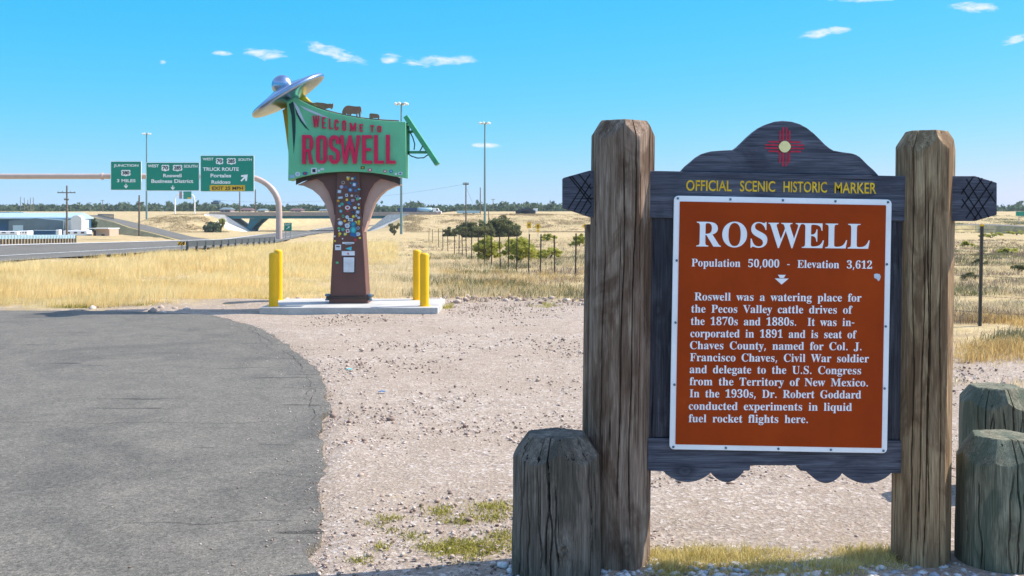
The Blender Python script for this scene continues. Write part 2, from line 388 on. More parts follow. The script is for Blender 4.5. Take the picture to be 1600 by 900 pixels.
def asphalt_mat(name, base, cracks=True):
    g = NG(name); big = g.noise(.55, (1, .8, 1), 7, .65, .8); mid = g.noise(2.6, (1, .8, 1), 9, .7); fine = g.noise(110, detail=4, rough=.7)
    t = lambda k, w=(1, 1, 1): (base*k*w[0]*1.07, base*k*w[1], base*k*w[2]*.87)
    col = g.ramp(mid, (.28, t(.78)), (.55, t(1.0, (1, .99, .97))), (.75, t(1.2, (1.02, 1, .96))))
    col = g.mix(g.ramp(big, (.50, 0.), (.64, .55)), col, t(.52, (.95, .98, 1.02)))
    if cracks:
        sp = g.noise(2.0, (.35, 2.6, 1), 4, .5); col = g.mix(g.ramp(sp, (.655, 0.), (.685, .75)), col, t(.28))
        sp2 = g.n('ShaderNodeSeparateXYZ'); g.L.new(g.geo.outputs['Position'], sp2.inputs[0])
        wob = g.math('MULTIPLY', g.math('SUBTRACT', g.noise(1.1, detail=7), .5), .5)
        for y0, x0, x1, w in ((9.25, -9, -1.9, .013), (6.25, -2.2, -1.3, .010), (13.4, -3.4, -1.9, .018), (7.4, -1.75, -1.2, .009), (11.1, -2.6, -1.6, .014)):
            d = g.math('ABSOLUTE', g.math('SUBTRACT', g.math('ADD', sp2.outputs[1], wob), y0))
            k = g.math('MULTIPLY', g.ramp(g.math('DIVIDE', d, w*2), (.2, 1.), (.5, 0.)), g.math('MULTIPLY', g.math('GREATER_THAN', sp2.outputs[0], x0), g.math('LESS_THAN', sp2.outputs[0], x1)))
            col = g.mix(g.math('MULTIPLY', k, .75), col, t(.3))
    sp = g.noise(42, detail=3, rough=.8); col = g.mix(.5, col, g.ramp(sp, (.30, .0), (.5, .5), (.70, 1.)), 'OVERLAY')
    col = g.mix(.6, col, g.ramp(fine, (.3, .05), (.7, .95)), 'OVERLAY')
    g.bump(fine, .5, .006); return g.fin(col, .88, 0, .25)
ASPHALT = asphalt_mat('sun bleached asphalt', .134)
ROADMAT = asphalt_mat('highway asphalt', .14, False)

# ------------------------------------------------------------------ lettering
def fill(contours, depth):
    cu = bpy.data.curves.new('outline', 'CURVE'); cu.dimensions = '2D'; cu.fill_mode = 'BOTH'; cu.extrude = depth/2
    for c in contours:
        sp = cu.splines.new('POLY'); sp.points.add(len(c)-1); sp.use_cyclic_u = True
        for p, (x, y) in zip(sp.points, c): p.co = (x, y, 0, 1)
    return to_mesh(cu)
def to_mesh(cu):
    ob = bpy.data.objects.new('outline', cu); COL.objects.link(ob)
    bpy.context.view_layer.update(); dg = bpy.context.evaluated_depsgraph_get()
    me = bpy.data.meshes.new_from_object(ob.evaluated_get(dg))
    v = [tuple(p.co) for p in me.vertices]; f = [tuple(p.vertices) for p in me.polygons]
    bpy.data.objects.remove(ob); bpy.data.curves.remove(cu); bpy.data.meshes.remove(me)
    return v, f
def place(vf, M):      # text plane (x right, y up, z to the reader) -> x, -z, y
    v, f = vf; return [M(x, y, z) for x, y, z in v], f
def sans(body, depth, off=0.):
    cu = bpy.data.curves.new('text', 'FONT'); cu.body = body; cu.size = 1; cu.extrude = depth/2; cu.resolution_u = 3; cu.offset = off
    return to_mesh(cu)
def fit(vf, w, h=None):   # scale a text to width w (and cap height h), lower left at the origin
    v, f = vf; xs = [p[0] for p in v]; ys = [p[1] for p in v]
    a = w/(max(xs)-min(xs)); b = a if h is None else h/(max(ys)-min(ys))
    return [((p[0]-min(xs))*a, (p[1]-min(ys))*b, p[2]) for p in v], f
import json
GLYPHS = json.loads(r'''{",":[180,[[28,-87,47,-3,61,78,124,78,129,71,118,33,104,-8,71,-87]]],"-":[216,[[27,154,27,206,189,206,189,154]]],".":[180,[[89,-9,74,-7,60,1,51,15,48,36,51,57,60,71,74,79,89,81,106,79,119,71,129,57,132,36,129,15,119,1,106,-7]]],"0":[376,[[188,-7,133,1,91,24,60,61,39,111,32,140,27,171,24,205,23,241,24,277,27,311,32,342,39,371,60,420,91,456,133,479,189,486,242,479,283,456,314,419,336,370,343,341,348,310,352,277,353,240,352,204,348,171,343,139,336,110,314,61,283,24,241,1],[188,37,219,50,237,91,242,120,246,155,248,195,248,240,248,286,246,326,242,360,237,390,219,429,189,443,157,429,139,390,134,360,130,326,128,286,127,240,128,195,130,155,134,120,139,91,157,50]]],"1":[376,[[65,0,65,36,120,36,135,38,146,45,152,58,154,79,154,416,108,365,87,351,67,346,52,349,40,359,31,375,28,396,74,412,101,426,132,447,179,482,254,482,254,79,261,47,271,38,288,36,343,36,343,0]]],"2":[376,[[24,0,24,69,123,171,160,210,187,245,206,277,218,307,224,338,226,371,223,405,212,427,196,441,174,445,145,438,126,416,116,380,112,329,77,333,50,344,32,365,26,396,30,419,43,441,63,459,92,474,129,483,174,486,240,479,288,456,318,421,328,375,326,352,319,329,308,306,291,281,268,252,238,220,154,138,87,74,244,74,263,77,279,86,292,101,300,120,305,141,345,141,341,0]]],"3":[376,[[163,-7,117,-4,81,5,53,18,34,35,23,54,19,74,23,96,36,113,54,123,76,126,82,89,99,62,125,46,158,40,180,42,199,49,216,61,230,79,238,105,241,139,234,174,214,202,181,221,137,227,95,227,95,269,140,269,178,275,204,296,220,327,225,367,221,400,211,424,193,440,169,445,148,441,133,430,122,413,116,391,111,341,75,345,47,356,30,374,24,401,34,434,62,461,108,480,173,486,237,479,286,458,317,423,328,377,320,335,298,301,265,275,225,256,252,249,279,238,305,222,326,201,340,174,345,138,341,101,329,70,312,44,288,25,261,10,230,1,197,-5]]],"5":[376,[[165,-7,119,-4,84,5,58,18,40,35,30,54,27,75,31,95,42,109,59,118,81,121,88,83,97,66,111,52,130,43,154,40,176,43,195,50,212,63,226,83,234,111,237,148,231,192,213,223,184,241,146,247,103,243,71,235,40,247,62,480,316,480,319,357,281,357,275,380,267,399,244,406,105,406,94,281,126,288,168,291,205,289,238,282,267,271,293,256,328,211,340,148,336,108,324,75,306,48,282,27,255,12,226,1,195,-5]]],"6":[376,[[197,-7,150,-1,109,18,76,49,51,93,42,120,35,151,32,184,30,222,33,275,42,325,57,370,77,409,104,441,137,466,176,481,222,486,261,484,291,476,313,464,329,449,338,431,340,412,336,393,322,376,298,364,260,360,256,400,243,434,232,443,216,447,180,435,152,401,142,375,134,345,128,309,125,269,161,286,186,292,218,294,273,285,315,258,343,214,352,155,349,121,342,90,330,62,313,38,291,19,264,5,233,-4],[199,38,222,44,239,64,251,98,255,148,250,196,238,228,219,247,193,253,174,251,154,243,125,221,127,176,131,138,137,106,147,81,170,48]]],"7":[376,[[111,0,289,406,113,406,86,398,74,372,70,338,30,338,33,480,353,480,353,447,168,0]]],"8":[376,[[183,-7,132,-2,91,11,60,31,38,57,25,88,20,122,27,162,47,193,79,219,119,242,83,267,57,296,41,327,36,364,39,395,50,423,70,449,99,469,140,482,191,486,254,478,299,453,325,415,334,369,328,333,310,305,281,282,244,260,296,230,330,199,349,166,355,127,344,71,310,29,285,13,256,2,222,-5],[203,283,224,298,239,317,247,340,250,370,243,407,234,423,222,436,206,444,187,447,163,442,145,426,134,402,130,372,135,341,149,318,172,300],[187,32,218,37,241,55,257,82,262,116,256,146,239,170,208,192,164,216,143,199,126,178,115,152,111,120,116,84,132,56,156,38]]],"9":[376,[[152,-7,116,-4,88,4,67,17,53,33,45,51,42,69,50,94,75,107,87,80,103,56,126,41,156,36,194,48,223,84,242,145,251,230,234,212,212,198,186,188,155,185,103,194,60,220,33,264,24,324,28,369,42,409,64,441,95,466,133,481,177,486,223,480,264,463,298,433,323,390,333,363,340,332,344,298,345,261,343,207,334,157,321,111,301,72,274,39,241,14,200,-2],[184,233,206,236,224,245,239,260,251,278,249,318,245,352,239,380,231,403,209,432,181,441,156,434,137,413,125,377,121,328,137,257]]],"C":[468,[[257,-11,224,-9,193,-3,164,6,137,20,91,56,56,104,43,132,34,162,28,194,26,228,28,262,34,294,43,323,56,351,92,399,139,435,166,448,195,458,226,464,259,465,309,459,367,440,388,435,408,443,419,465,437,465,437,308,420,308,392,364,356,407,313,434,265,443,212,430,174,389,151,321,144,226,152,138,177,74,219,36,278,24,318,29,358,45,395,71,428,106,447,89,409,45,365,14,314,-5]]],"D":[496,[[20,0,20,17,47,21,63,30,71,46,74,75,74,374,71,407,61,426,43,435,15,439,15,455,222,455,278,452,328,441,370,422,405,396,433,364,452,325,464,279,468,228,453,128,408,57,333,14,228,0],[222,24,279,37,319,75,333,104,343,139,349,181,351,229,343,318,319,382,279,420,223,433,202,431,190,423,184,409,182,385,182,72,184,48,190,34,202,27]]],"E":[442,[[14,0,14,17,44,20,62,30,72,48,75,78,75,369,72,405,62,425,44,435,16,439,16,455,399,455,399,320,383,320,369,373,340,406,295,424,232,430,200,428,186,417,183,388,183,246,193,246,232,252,259,269,277,300,288,345,304,345,304,118,287,118,282,154,273,181,259,201,241,213,216,220,185,222,183,67,185,47,192,35,206,29,230,28,276,30,313,39,345,53,371,75,393,105,411,143,430,143,402,0]]],"F":[405,[[15,0,15,17,45,23,62,34,72,53,75,84,75,375,71,405,61,423,43,433,14,439,14,455,394,455,394,320,377,320,369,357,355,385,336,406,310,420,275,428,230,431,200,429,186,421,182,398,182,247,190,247,229,253,256,270,274,301,284,347,302,347,302,118,285,118,274,168,257,200,229,218,189,224,182,224,182,81,188,43,196,31,210,24,229,19,257,17,257,0]]],"G":[508,[[268,-10,233,-8,200,-3,170,7,141,19,93,55,57,103,44,131,35,161,29,194,28,229,29,263,35,295,44,324,57,352,93,399,139,435,166,448,195,458,225,464,257,465,311,459,369,441,388,436,406,443,419,465,437,465,437,308,420,308,403,346,382,379,357,406,329,426,299,439,267,443,214,430,176,389,153,322,146,228,148,178,154,135,165,98,180,67,221,26,275,13,308,16,328,27,339,45,343,71,343,128,339,154,329,170,309,179,275,182,275,198,500,198,500,182,473,179,457,171,449,155,446,128,446,29,402,12,357,0,313,-8]]],"I":[261,[[13,0,13,17,42,23,61,32,72,49,75,75,75,387,72,412,63,427,45,435,13,439,13,455,244,455,244,439,214,435,196,427,186,412,183,387,183,77,187,44,206,26,246,17,246,0]]],"J":[331,[[109,-65,78,-62,51,-54,29,-40,11,-22,0,-1,-3,23,0,44,11,61,26,71,44,75,64,71,79,62,89,47,93,28,85,-1,77,-19,84,-35,105,-40,126,-36,139,-25,145,-6,148,21,148,367,142,409,135,422,122,430,104,435,79,439,79,455,314,455,314,439,277,431,266,423,260,411,255,367,255,89,246,21,219,-27,173,-56]]],"L":[427,[[15,0,15,17,45,22,62,32,72,50,75,81,75,379,71,407,62,425,44,434,16,439,16,455,250,455,250,439,208,434,196,427,188,416,182,379,182,83,185,47,200,31,234,28,278,31,315,40,345,56,370,80,391,112,409,154,427,154,402,0]]],"M":[634,[[14,0,14,17,43,22,61,32,72,50,75,79,75,382,71,416,53,432,15,439,15,455,185,455,317,142,449,455,617,455,617,439,590,433,573,423,563,405,560,378,560,85,565,43,571,31,582,23,617,17,617,0,396,0,396,17,433,25,443,32,450,44,455,83,455,399,288,0,270,0,105,389,105,80,109,48,120,30,139,20,169,17,169,0]]],"N":[494,[[403,-11,107,350,107,79,110,49,119,31,136,21,167,17,167,0,18,0,18,17,54,23,71,41,76,79,76,388,36,433,18,439,18,455,156,455,391,169,391,377,386,414,369,431,331,439,331,455,480,455,480,439,450,434,433,425,425,407,422,377,422,-11]]],"O":[525,[[261,-11,213,-6,169,7,129,29,94,58,66,93,45,134,32,179,28,228,32,276,45,321,66,362,95,397,130,426,170,448,216,462,265,466,313,462,357,448,397,427,431,399,459,364,481,323,494,277,498,228,494,179,481,134,459,93,430,58,395,29,355,7,310,-6],[265,12,315,26,351,66,372,133,379,228,377,278,371,321,362,358,348,389,310,430,260,443,210,430,174,389,152,322,145,228,147,178,153,135,163,98,177,67,215,26]]],"P":[418,[[15,0,15,17,45,22,62,32,72,50,75,81,75,379,71,406,62,424,44,434,16,439,16,455,214,455,253,454,287,452,315,447,336,440,366,422,390,398,404,367,409,332,398,280,367,240,343,225,314,214,281,208,242,206,182,206,182,81,185,50,194,32,212,22,242,17,242,0],[182,230,201,230,244,235,272,253,287,283,292,329,288,375,275,406,252,425,216,431,189,424,182,398]]],"R":[473,[[15,0,15,17,45,22,62,32,72,50,75,81,75,379,71,406,62,424,44,434,16,439,16,455,217,455,264,453,305,448,339,439,367,426,405,388,417,334,411,296,392,265,360,241,315,224,432,50,452,26,478,17,480,0,338,0,201,212,182,212,182,81,185,50,194,32,212,22,242,17,242,0],[182,234,203,234,249,240,280,258,298,290,304,336,299,378,284,407,259,425,224,431,202,429,190,422,184,409,182,385]]],"S":[390,[[43,-11,43,158,62,158,83,94,111,50,149,24,197,15,231,20,257,36,273,60,279,89,265,129,225,160,163,191,112,221,77,253,56,289,50,332,54,370,67,403,88,429,115,449,148,462,185,466,229,461,282,448,291,446,300,445,313,450,320,466,339,466,339,319,322,319,310,354,293,385,272,410,248,429,222,441,194,445,163,440,140,426,125,406,120,380,124,356,137,336,159,319,189,303,253,273,290,253,317,233,337,211,350,188,357,162,359,133,354,93,339,58,314,29,281,8,240,-6,192,-10,158,-8,126,1,98,9,85,12,69,7,61,-11]]],"T":[423,[[92,0,92,17,123,21,142,31,152,50,156,81,156,433,149,433,102,426,65,403,41,367,29,318,11,318,11,455,410,455,410,317,394,317,381,368,357,404,319,426,269,433,263,433,263,81,267,49,276,30,296,21,328,17,328,0]]],"U":[492,[[248,-13,205,-10,168,-2,138,10,114,29,96,52,83,81,76,115,73,155,73,379,70,406,61,424,43,434,15,439,15,455,240,455,240,439,202,432,185,415,181,379,181,140,186,88,203,51,232,29,275,22,326,31,363,56,385,99,392,159,392,378,389,406,379,423,360,433,328,439,328,455,474,455,474,439,448,432,433,421,425,404,422,378,422,181,420,133,412,92,398,58,380,32,356,13,325,-2,290,-10]]],"V":[428,[[212,-13,44,381,22,420,8,432,-14,439,-14,455,211,455,211,439,184,437,166,432,156,423,152,410,161,378,259,143,348,377,355,409,351,423,342,432,324,437,299,439,299,455,442,455,442,439,423,436,408,427,395,411,382,383,230,-13]]],"W":[611,[[171,-11,32,393,15,427,3,435,-15,439,-15,455,181,455,181,439,150,432,140,410,148,373,223,153,301,353,286,399,278,418,267,429,252,435,229,439,229,455,439,455,439,439,404,432,393,412,399,386,474,166,541,369,549,406,546,421,538,430,503,439,503,455,624,455,624,439,607,433,594,421,575,379,446,-11,428,-11,316,309,190,-11]]],"a":[344,[[255,-10,216,1,200,35,151,2,95,-9,64,-4,40,11,25,34,20,63,31,104,63,136,88,150,119,164,156,177,199,190,199,241,196,266,187,282,171,292,148,296,115,290,104,274,113,257,123,231,120,215,110,202,95,194,77,191,59,194,45,203,36,218,33,236,37,259,49,278,69,295,95,308,126,316,162,318,223,312,263,292,285,259,293,210,293,62,295,40,304,34,320,42,329,28,294,-1],[151,34,174,41,199,63,199,169,138,139,118,84,126,46]]],"b":[361,[[43,-11,43,388,41,414,37,428,26,436,8,439,8,455,138,455,138,279,175,308,221,318,254,313,284,299,308,276,326,245,338,208,342,166,337,118,323,75,300,40,270,13,233,-4,192,-10,148,-1,105,28,53,-11],[183,14,213,23,232,49,242,95,245,160,242,213,231,251,212,273,184,280,169,277,155,270,144,257,138,242,138,69,149,28]]],"c":[294,[[156,-10,119,-5,87,11,59,35,38,68,24,106,19,150,25,196,40,237,64,271,96,297,133,313,175,319,218,314,250,298,271,275,277,245,275,228,266,215,253,207,236,204,206,216,196,251,197,261,197,271,190,290,169,297,144,290,126,269,116,235,112,187,118,123,137,76,166,48,204,38,239,47,271,72,285,60,258,30,227,8,193,-6]]],"d":[370,[[140,-10,107,-5,78,10,53,35,35,66,23,104,19,147,24,196,36,237,55,272,81,297,112,313,146,318,189,309,223,280,223,401,220,419,212,430,198,437,176,439,176,455,319,455,319,75,325,41,335,32,353,28,353,11,325,9,294,6,260,-1,223,-10,223,39,188,2],[171,28,187,31,202,41,215,56,223,76,223,242,217,257,206,270,191,278,174,281,147,273,130,250,121,210,118,153,120,98,130,58,146,36]]],"e":[301,[[154,-10,117,-5,85,10,58,35,37,69,24,109,19,157,24,201,38,240,59,273,87,298,120,313,157,318,209,309,249,280,274,234,283,173,283,166,117,166,123,112,138,73,164,50,199,42,237,53,270,86,285,73,258,36,228,11,193,-5],[116,192,201,192,201,215,199,252,193,277,181,292,161,297,127,274,116,203]]],"f":[214,[[15,0,15,16,40,22,50,35,52,73,52,277,16,277,16,310,52,310,52,353,60,400,85,436,123,457,174,465,212,460,240,446,257,425,263,400,260,381,252,367,239,358,224,355,208,358,195,365,187,376,185,391,193,420,196,426,197,433,193,441,180,443,163,440,153,430,148,390,148,310,203,310,203,277,148,277,148,65,150,40,158,26,173,18,199,16,199,0]]],"g":[327,[[146,-140,89,-136,48,-122,22,-100,14,-75,28,-46,69,-26,35,-1,24,30,28,54,42,74,67,92,102,110,67,128,42,150,27,179,22,212,27,242,40,268,60,289,88,305,120,315,157,318,196,315,233,304,317,304,317,268,268,268,286,237,291,203,288,176,276,151,258,131,234,116,205,106,172,103,157,103,142,104,126,102,112,94,104,84,101,71,111,55,141,49,175,49,223,47,259,40,285,29,303,13,312,-9,316,-37,305,-80,272,-113,248,-125,219,-133,185,-139],[157,124,178,130,190,146,197,173,199,211,197,249,190,276,178,292,157,297,137,292,124,276,117,249,114,211,117,173,124,146,137,130],[161,-116,238,-104,263,-66,260,-51,249,-41,231,-36,205,-34,97,-34,79,-52,73,-73,79,-89,95,-103,122,-113]]],"h":[381,[[18,0,18,16,35,19,45,26,51,37,52,56,52,399,46,429,36,437,19,440,19,455,148,455,148,267,190,305,243,318,281,312,309,292,325,258,330,212,330,56,337,26,347,19,363,16,363,0,202,0,202,16,207,16,228,26,235,56,235,217,234,241,229,258,219,268,203,271,173,262,148,235,148,56,154,26,164,19,180,16,180,0]]],"i":[198,[[101,362,81,366,65,376,54,393,50,412,54,432,65,449,81,460,101,463,120,460,137,449,147,432,151,412,147,393,136,376,120,366],[18,0,18,16,35,19,45,26,51,37,52,56,52,252,47,285,37,291,20,293,21,310,148,310,148,56,154,26,164,19,180,16,180,0]]],"k":[359,[[17,0,17,16,35,19,45,26,51,38,52,56,52,398,47,429,38,436,20,439,21,455,148,455,148,169,227,248,240,264,244,278,235,290,209,293,206,310,345,310,345,293,308,284,275,260,222,209,346,34,360,21,376,16,376,0,211,0,211,16,217,16,234,20,239,32,232,49,163,147,148,134,148,56,154,26,164,19,180,16,180,0]]],"l":[200,[[18,0,18,16,35,19,45,26,51,37,52,56,52,398,47,429,38,436,20,439,20,455,148,455,148,56,154,26,164,19,180,16,180,0]]],"m":[554,[[18,0,18,16,35,19,45,26,51,37,52,56,52,253,46,284,36,291,19,294,19,310,146,310,146,265,188,305,237,318,292,304,320,261,364,304,418,318,455,312,482,292,498,258,504,212,504,56,510,26,520,19,536,16,536,0,377,0,377,16,393,19,403,26,410,56,410,217,408,241,404,258,394,268,377,271,349,263,324,237,324,56,331,26,340,19,356,16,356,0,199,0,199,16,215,19,225,26,232,56,232,217,230,241,226,258,216,268,199,271,170,262,146,235,146,56,152,27,162,19,177,16,177,0]]],"n":[381,[[18,0,18,16,35,19,45,26,51,37,52,56,52,253,46,284,36,291,19,294,19,310,148,310,148,267,190,306,243,318,281,312,309,292,325,258,330,212,330,56,337,26,347,19,363,16,363,0,202,0,202,16,207,16,228,26,235,56,235,217,234,241,229,258,219,268,203,271,173,262,148,235,148,56,154,26,164,19,180,16,180,0]]],"o":[337,[[169,-10,127,-5,90,11,60,37,38,70,24,110,19,154,24,199,38,239,60,272,90,297,127,313,168,318,209,313,245,298,275,273,298,240,312,200,317,154,312,108,298,69,275,36,245,11,210,-5],[169,11,193,18,209,39,217,81,220,154,217,227,208,271,192,292,169,299,144,292,128,271,120,227,117,154,120,82,128,39,144,18]]],"p":[372,[[17,-139,17,-124,40,-117,50,-101,52,-64,52,243,51,269,46,283,37,291,19,295,19,310,143,310,143,263,180,305,230,319,264,314,293,298,317,274,335,241,346,203,350,160,346,113,334,72,316,38,291,12,261,-5,227,-10,183,1,148,32,148,-58,152,-99,167,-118,197,-123,197,-139],[195,28,222,36,239,59,249,99,253,154,250,208,241,248,225,270,199,278,171,267,148,235,148,69,167,38]]],"q":[364,[[175,-139,175,-123,199,-120,214,-114,221,-102,224,-83,224,29,187,0,142,-9,108,-5,79,10,54,33,36,64,24,101,20,144,25,192,40,234,63,270,93,297,129,313,170,319,215,310,257,281,309,320,320,320,320,-83,326,-113,337,-120,354,-123,354,-139],[179,30,194,32,208,40,218,52,224,67,224,241,213,281,179,295,150,286,131,261,120,218,117,156,120,100,131,60,150,37]]],"r":[288,[[18,0,18,16,35,19,45,26,51,37,52,56,52,252,51,273,46,285,37,291,20,293,21,310,146,310,146,252,165,280,187,301,210,314,233,318,258,315,275,304,286,287,289,266,287,248,278,234,265,225,248,222,222,231,207,250,189,260,175,255,162,241,152,220,149,192,149,56,152,37,159,25,173,19,197,16,197,0]]],"s":[288,[[151,-10,122,-6,87,6,73,9,60,4,51,-9,36,-9,36,105,53,105,66,68,87,39,112,21,140,15,162,18,179,27,189,40,192,58,183,84,156,105,107,130,76,148,54,169,41,193,37,220,44,259,65,291,98,312,141,319,166,316,199,308,206,306,213,305,223,308,230,319,244,319,244,222,228,222,215,254,196,277,174,291,149,296,130,294,116,286,108,274,105,259,107,244,115,232,146,212,191,189,221,172,241,151,253,127,257,95,250,51,228,18,194,-3]]],"t":[229,[[124,-9,89,-4,66,10,53,36,48,71,48,279,20,279,20,300,57,336,88,369,112,398,129,424,144,424,144,310,208,310,208,279,144,279,144,82,149,51,168,40,189,49,206,75,222,66,205,33,182,9,155,-5]]],"u":[375,[[131,-10,91,-3,65,17,51,51,46,97,46,248,39,282,29,291,11,294,11,310,142,310,142,74,144,58,151,46,162,38,177,36,205,43,228,66,228,248,226,269,221,283,209,291,189,294,189,310,324,310,324,70,326,51,331,39,342,33,360,30,360,13,331,11,300,7,265,0,228,-10,228,40,209,19,186,3,160,-7]]],"v":[306,[[142,-10,38,248,22,281,12,290,-3,293,-3,310,164,310,164,294,156,294,136,290,129,276,130,268,185,122,236,253,241,272,232,289,203,294,203,310,305,310,305,295,289,289,278,279,260,243,160,-10]]],"w":[435,[[122,-10,17,265,6,284,-11,293,-11,310,138,310,138,293,120,289,114,276,116,266,120,253,167,127,211,235,201,266,190,288,168,295,168,310,323,310,323,293,302,288,296,276,296,269,298,262,336,141,382,256,387,275,380,289,356,295,356,310,445,310,445,295,425,284,412,258,304,-10,289,-10,223,197,140,-10]]],"x":[319,[[5,0,5,15,34,29,62,56,123,136,43,263,24,285,4,293,4,310,169,310,169,294,147,291,140,280,149,260,183,206,224,257,234,279,227,290,201,294,201,310,311,310,311,296,283,283,254,254,198,184,291,36,303,21,319,15,319,0,155,0,155,16,178,19,185,30,173,59,138,114,97,61,85,34,92,20,114,15,118,0]]],"y":[300,[[52,-140,29,-137,10,-125,-3,-107,-7,-84,-4,-67,5,-53,18,-43,36,-40,51,-42,64,-49,72,-61,75,-76,74,-81,74,-87,86,-99,99,-92,114,-74,129,-44,140,-5,36,251,25,275,15,287,-3,293,-5,310,162,310,162,293,136,289,128,275,130,267,133,257,185,119,230,241,236,260,238,274,229,289,203,293,203,310,300,310,300,293,287,290,277,281,259,242,162,-24,145,-65,129,-96,113,-117,95,-131,76,-138]]]}''')
def serif(body, space=300):
    out = []; x = 0
    for c in body:
        if c == ' ': x += space; continue
        adv, sp = GLYPHS[c]
        for s in sp: out.append([(x+s[i], s[i+1]) for i in range(0, len(s), 2)])
        x += adv
    return out

# ------------------------------------------------------------------ ground, pavement, highway
EDGE = [(-9.6, 20.3), (-8.2, 20.25), (-7, 20.1), (-5.3, 19.4), (-4.0, 17.3), (-3.05, 14.9), (-2.36, 12.9), (-1.92, 11.25), (-1.62, 9.6), (-1.43, 8.3), (-1.22, 6.8), (-.98, 5.34), (-.75, 3), (-.6, -4)]
def edge_pts(step=.06):
    out = []
    for (x0, y0), (x1, y1) in zip(EDGE[:-1], EDGE[1:]):
        n = max(2, int(math.hypot(x1-x0, y1-y0)/step))
        out += [(lerp(x0, x1, i/n), lerp(y0, y1, i/n)) for i in range(n)]
    return out+[EDGE[-1]]
_ey = np.array([p[1] for p in EDGE])[::-1]; _ex = np.array([p[0] for p in EDGE])[::-1]
def on_asphalt(x, y): return (x < np.interp(y, _ey, _ex)) & (y < 20.35)
def field_edge(x): return np.interp(x, [-40, -9, -6.5, -4.5, -1, 0, 1.5, 4, 6, 9, 30], [20.2, 20.3, 20.9, 22.6, 23.2, 23.6, 22.5, 18, 15, 13.5, 13.5])
def make_ground():
    ys = np.concatenate([np.linspace(-8, 3, 12), np.linspace(3.4, 30, 120), np.geomspace(30.5, 250, 90), np.linspace(252, 320, 48), np.geomspace(325, 620, 60), np.geomspace(640, 6000, 30)])
    t = np.linspace(-1, 1, 301); t = np.sign(t)*np.abs(t)**1.15
    Y, T = np.meshgrid(ys, t, indexing='ij'); X = T*(np.abs(Y)*.95+16)
    Z = terrain(X, Y)
    damp = np.clip(Y/8, 0, 1)
    Z = Z+(vnoise(X, Y, 1.3, 1)-.5)*.035*damp+(vnoise(X, Y, .45, 2)-.5)*.02*damp*(Y < 40)
    fld = sstep(-1.8, 2.0, Y-field_edge(X))*.999
    Z = Z+fld*(vnoise(X, Y, 4, 3)-.5)*.18*(Y > 20)+.10*np.exp(-((Y-21.6)/.5)**2)*((X > -7.5) & (X < -4.6))
    Z = np.where(on_asphalt(X, Y), np.minimum(Z, 0)-.04, Z)
    n, m = Y.shape; idx = np.arange(n*m).reshape(n, m)
    f = np.stack([idx[:-1, :-1], idx[:-1, 1:], idx[1:, 1:], idx[1:, :-1]], -1).reshape(-1, 4)
    o = np_mesh('ground', np.stack([X, Y, Z], -1).reshape(-1, 3), f.ravel(), np.full(len(f), 4), GROUND, {'field': ('POINT', fld.ravel())}, 'structure')
    for p in o.data.polygons: p.use_smooth = True
make_ground()
def make_lot():
    e = []
    for i, (x, y) in enumerate(edge_pts(.04)):
        k = (vnoise(x+50, y+50, .35, 5)-.5)*.11+(vnoise(x+50, y+50, .09, 6)-.5)*.05
        e.append((x+k, y+k*.3*(x < -3)))
    outer = [(-40, 20.3)]+e+[(-40, -4)]
    n = len(outer)
    mb = MB(); mb.plan(outer, -.06, .012)
    o = mb.build('asphalt_lot', ASPHALT); o['kind'] = 'structure'
make_lot()
def edge_cracks():
    r = random.Random(5); mb = MB(); E = edge_pts(.04)
    for off, i0, i1, w in ((.10, 120, 190, .008), (.16, 175, 235, .011), (.22, 205, 260, .007), (.12, 250, 300, .010), (.28, 150, 200, .006), (.15, 300, 350, .007), (.35, 215, 240, .006), (.09, 330, 380, .009)):
        pts = []; k = 0
        for i in range(i0, min(i1, len(E)-1), 2):
            k += r.uniform(-.022, .022); k *= .97; pts.append((E[i][0]-off+k, E[i][1]-off*.3+r.uniform(-.012, .012)))
        for (x0, y0), (x1, y1) in zip(pts[:-1], pts[1:]):
            ww = w*r.uniform(.15, .75); mb.add([(x0-ww/2, y0, .0165), (x0+ww/2, y0, .0165), (x1+ww/2, y1, .0165), (x1-ww/2, y1, .0165)], [(0, 1, 2, 3)])
    o = mb.build('asphalt_cracks', plain('crack filler', (.03, .028, .025), .95)); o['kind'] = 'structure'
edge_cracks()
def ribbon(name, la, ra, mat, lift=.03, n=60, m=8, t0=0., t1=1.):
    """conforming strip on the terrain between two picked edges"""
    def samp(pl):
        d = [0]
        for a, b in zip(pl[:-1], pl[1:]): d.append(d[-1]+(b-a).length)
        d = np.array(d)/d[-1]; u = np.linspace(0, 1, n)
        return np.stack([np.interp(u, d, [p[i] for p in pl]) for i in range(2)], -1)
    A, B = samp(la), samp(ra); mb = MB(); v = []
    for i in range(n):
        for j in range(m+1):
            t = lerp(t0, t1, j/m); p = A[i]*(1-t)+B[i]*t; v.append((p[0], p[1], tz(p[0], p[1])+lift))
    mb.add(v, [(i*(m+1)+j, i*(m+1)+j+1, (i+1)*(m+1)+j+1, (i+1)*(m+1)+j) for i in range(n-1) for j in range(m)])
    o = mb.build(name, mat); o['kind'] = 'structure'; return o
LA = [hit(*p) for p in ((-320, 399), (0, 384.5), (200, 379.5), (345, 375.5), (400, 368), (440, 363.5), (500, 357), (540, 352))]
RA = [hit(*p) for p in ((-320, 450), (0, 412), (200, 399), (430, 381), (470, 371), (500, 365), (560, 359), (585, 352))]
ribbon('highway', LA, RA, ROADMAT, .10)
ribbon('highway_shoulder', LA[:5], RA[:5], CONC, .13, 40, 2, .01, .13)
ribbon('highway_edge_line', LA[3:], RA[3:], HWY_WHITE, .13, 40, 1, .06, .085)
ribbon('highway_line', LA, RA, HWY_WHITE, .13, 60, 1, .80, .81)
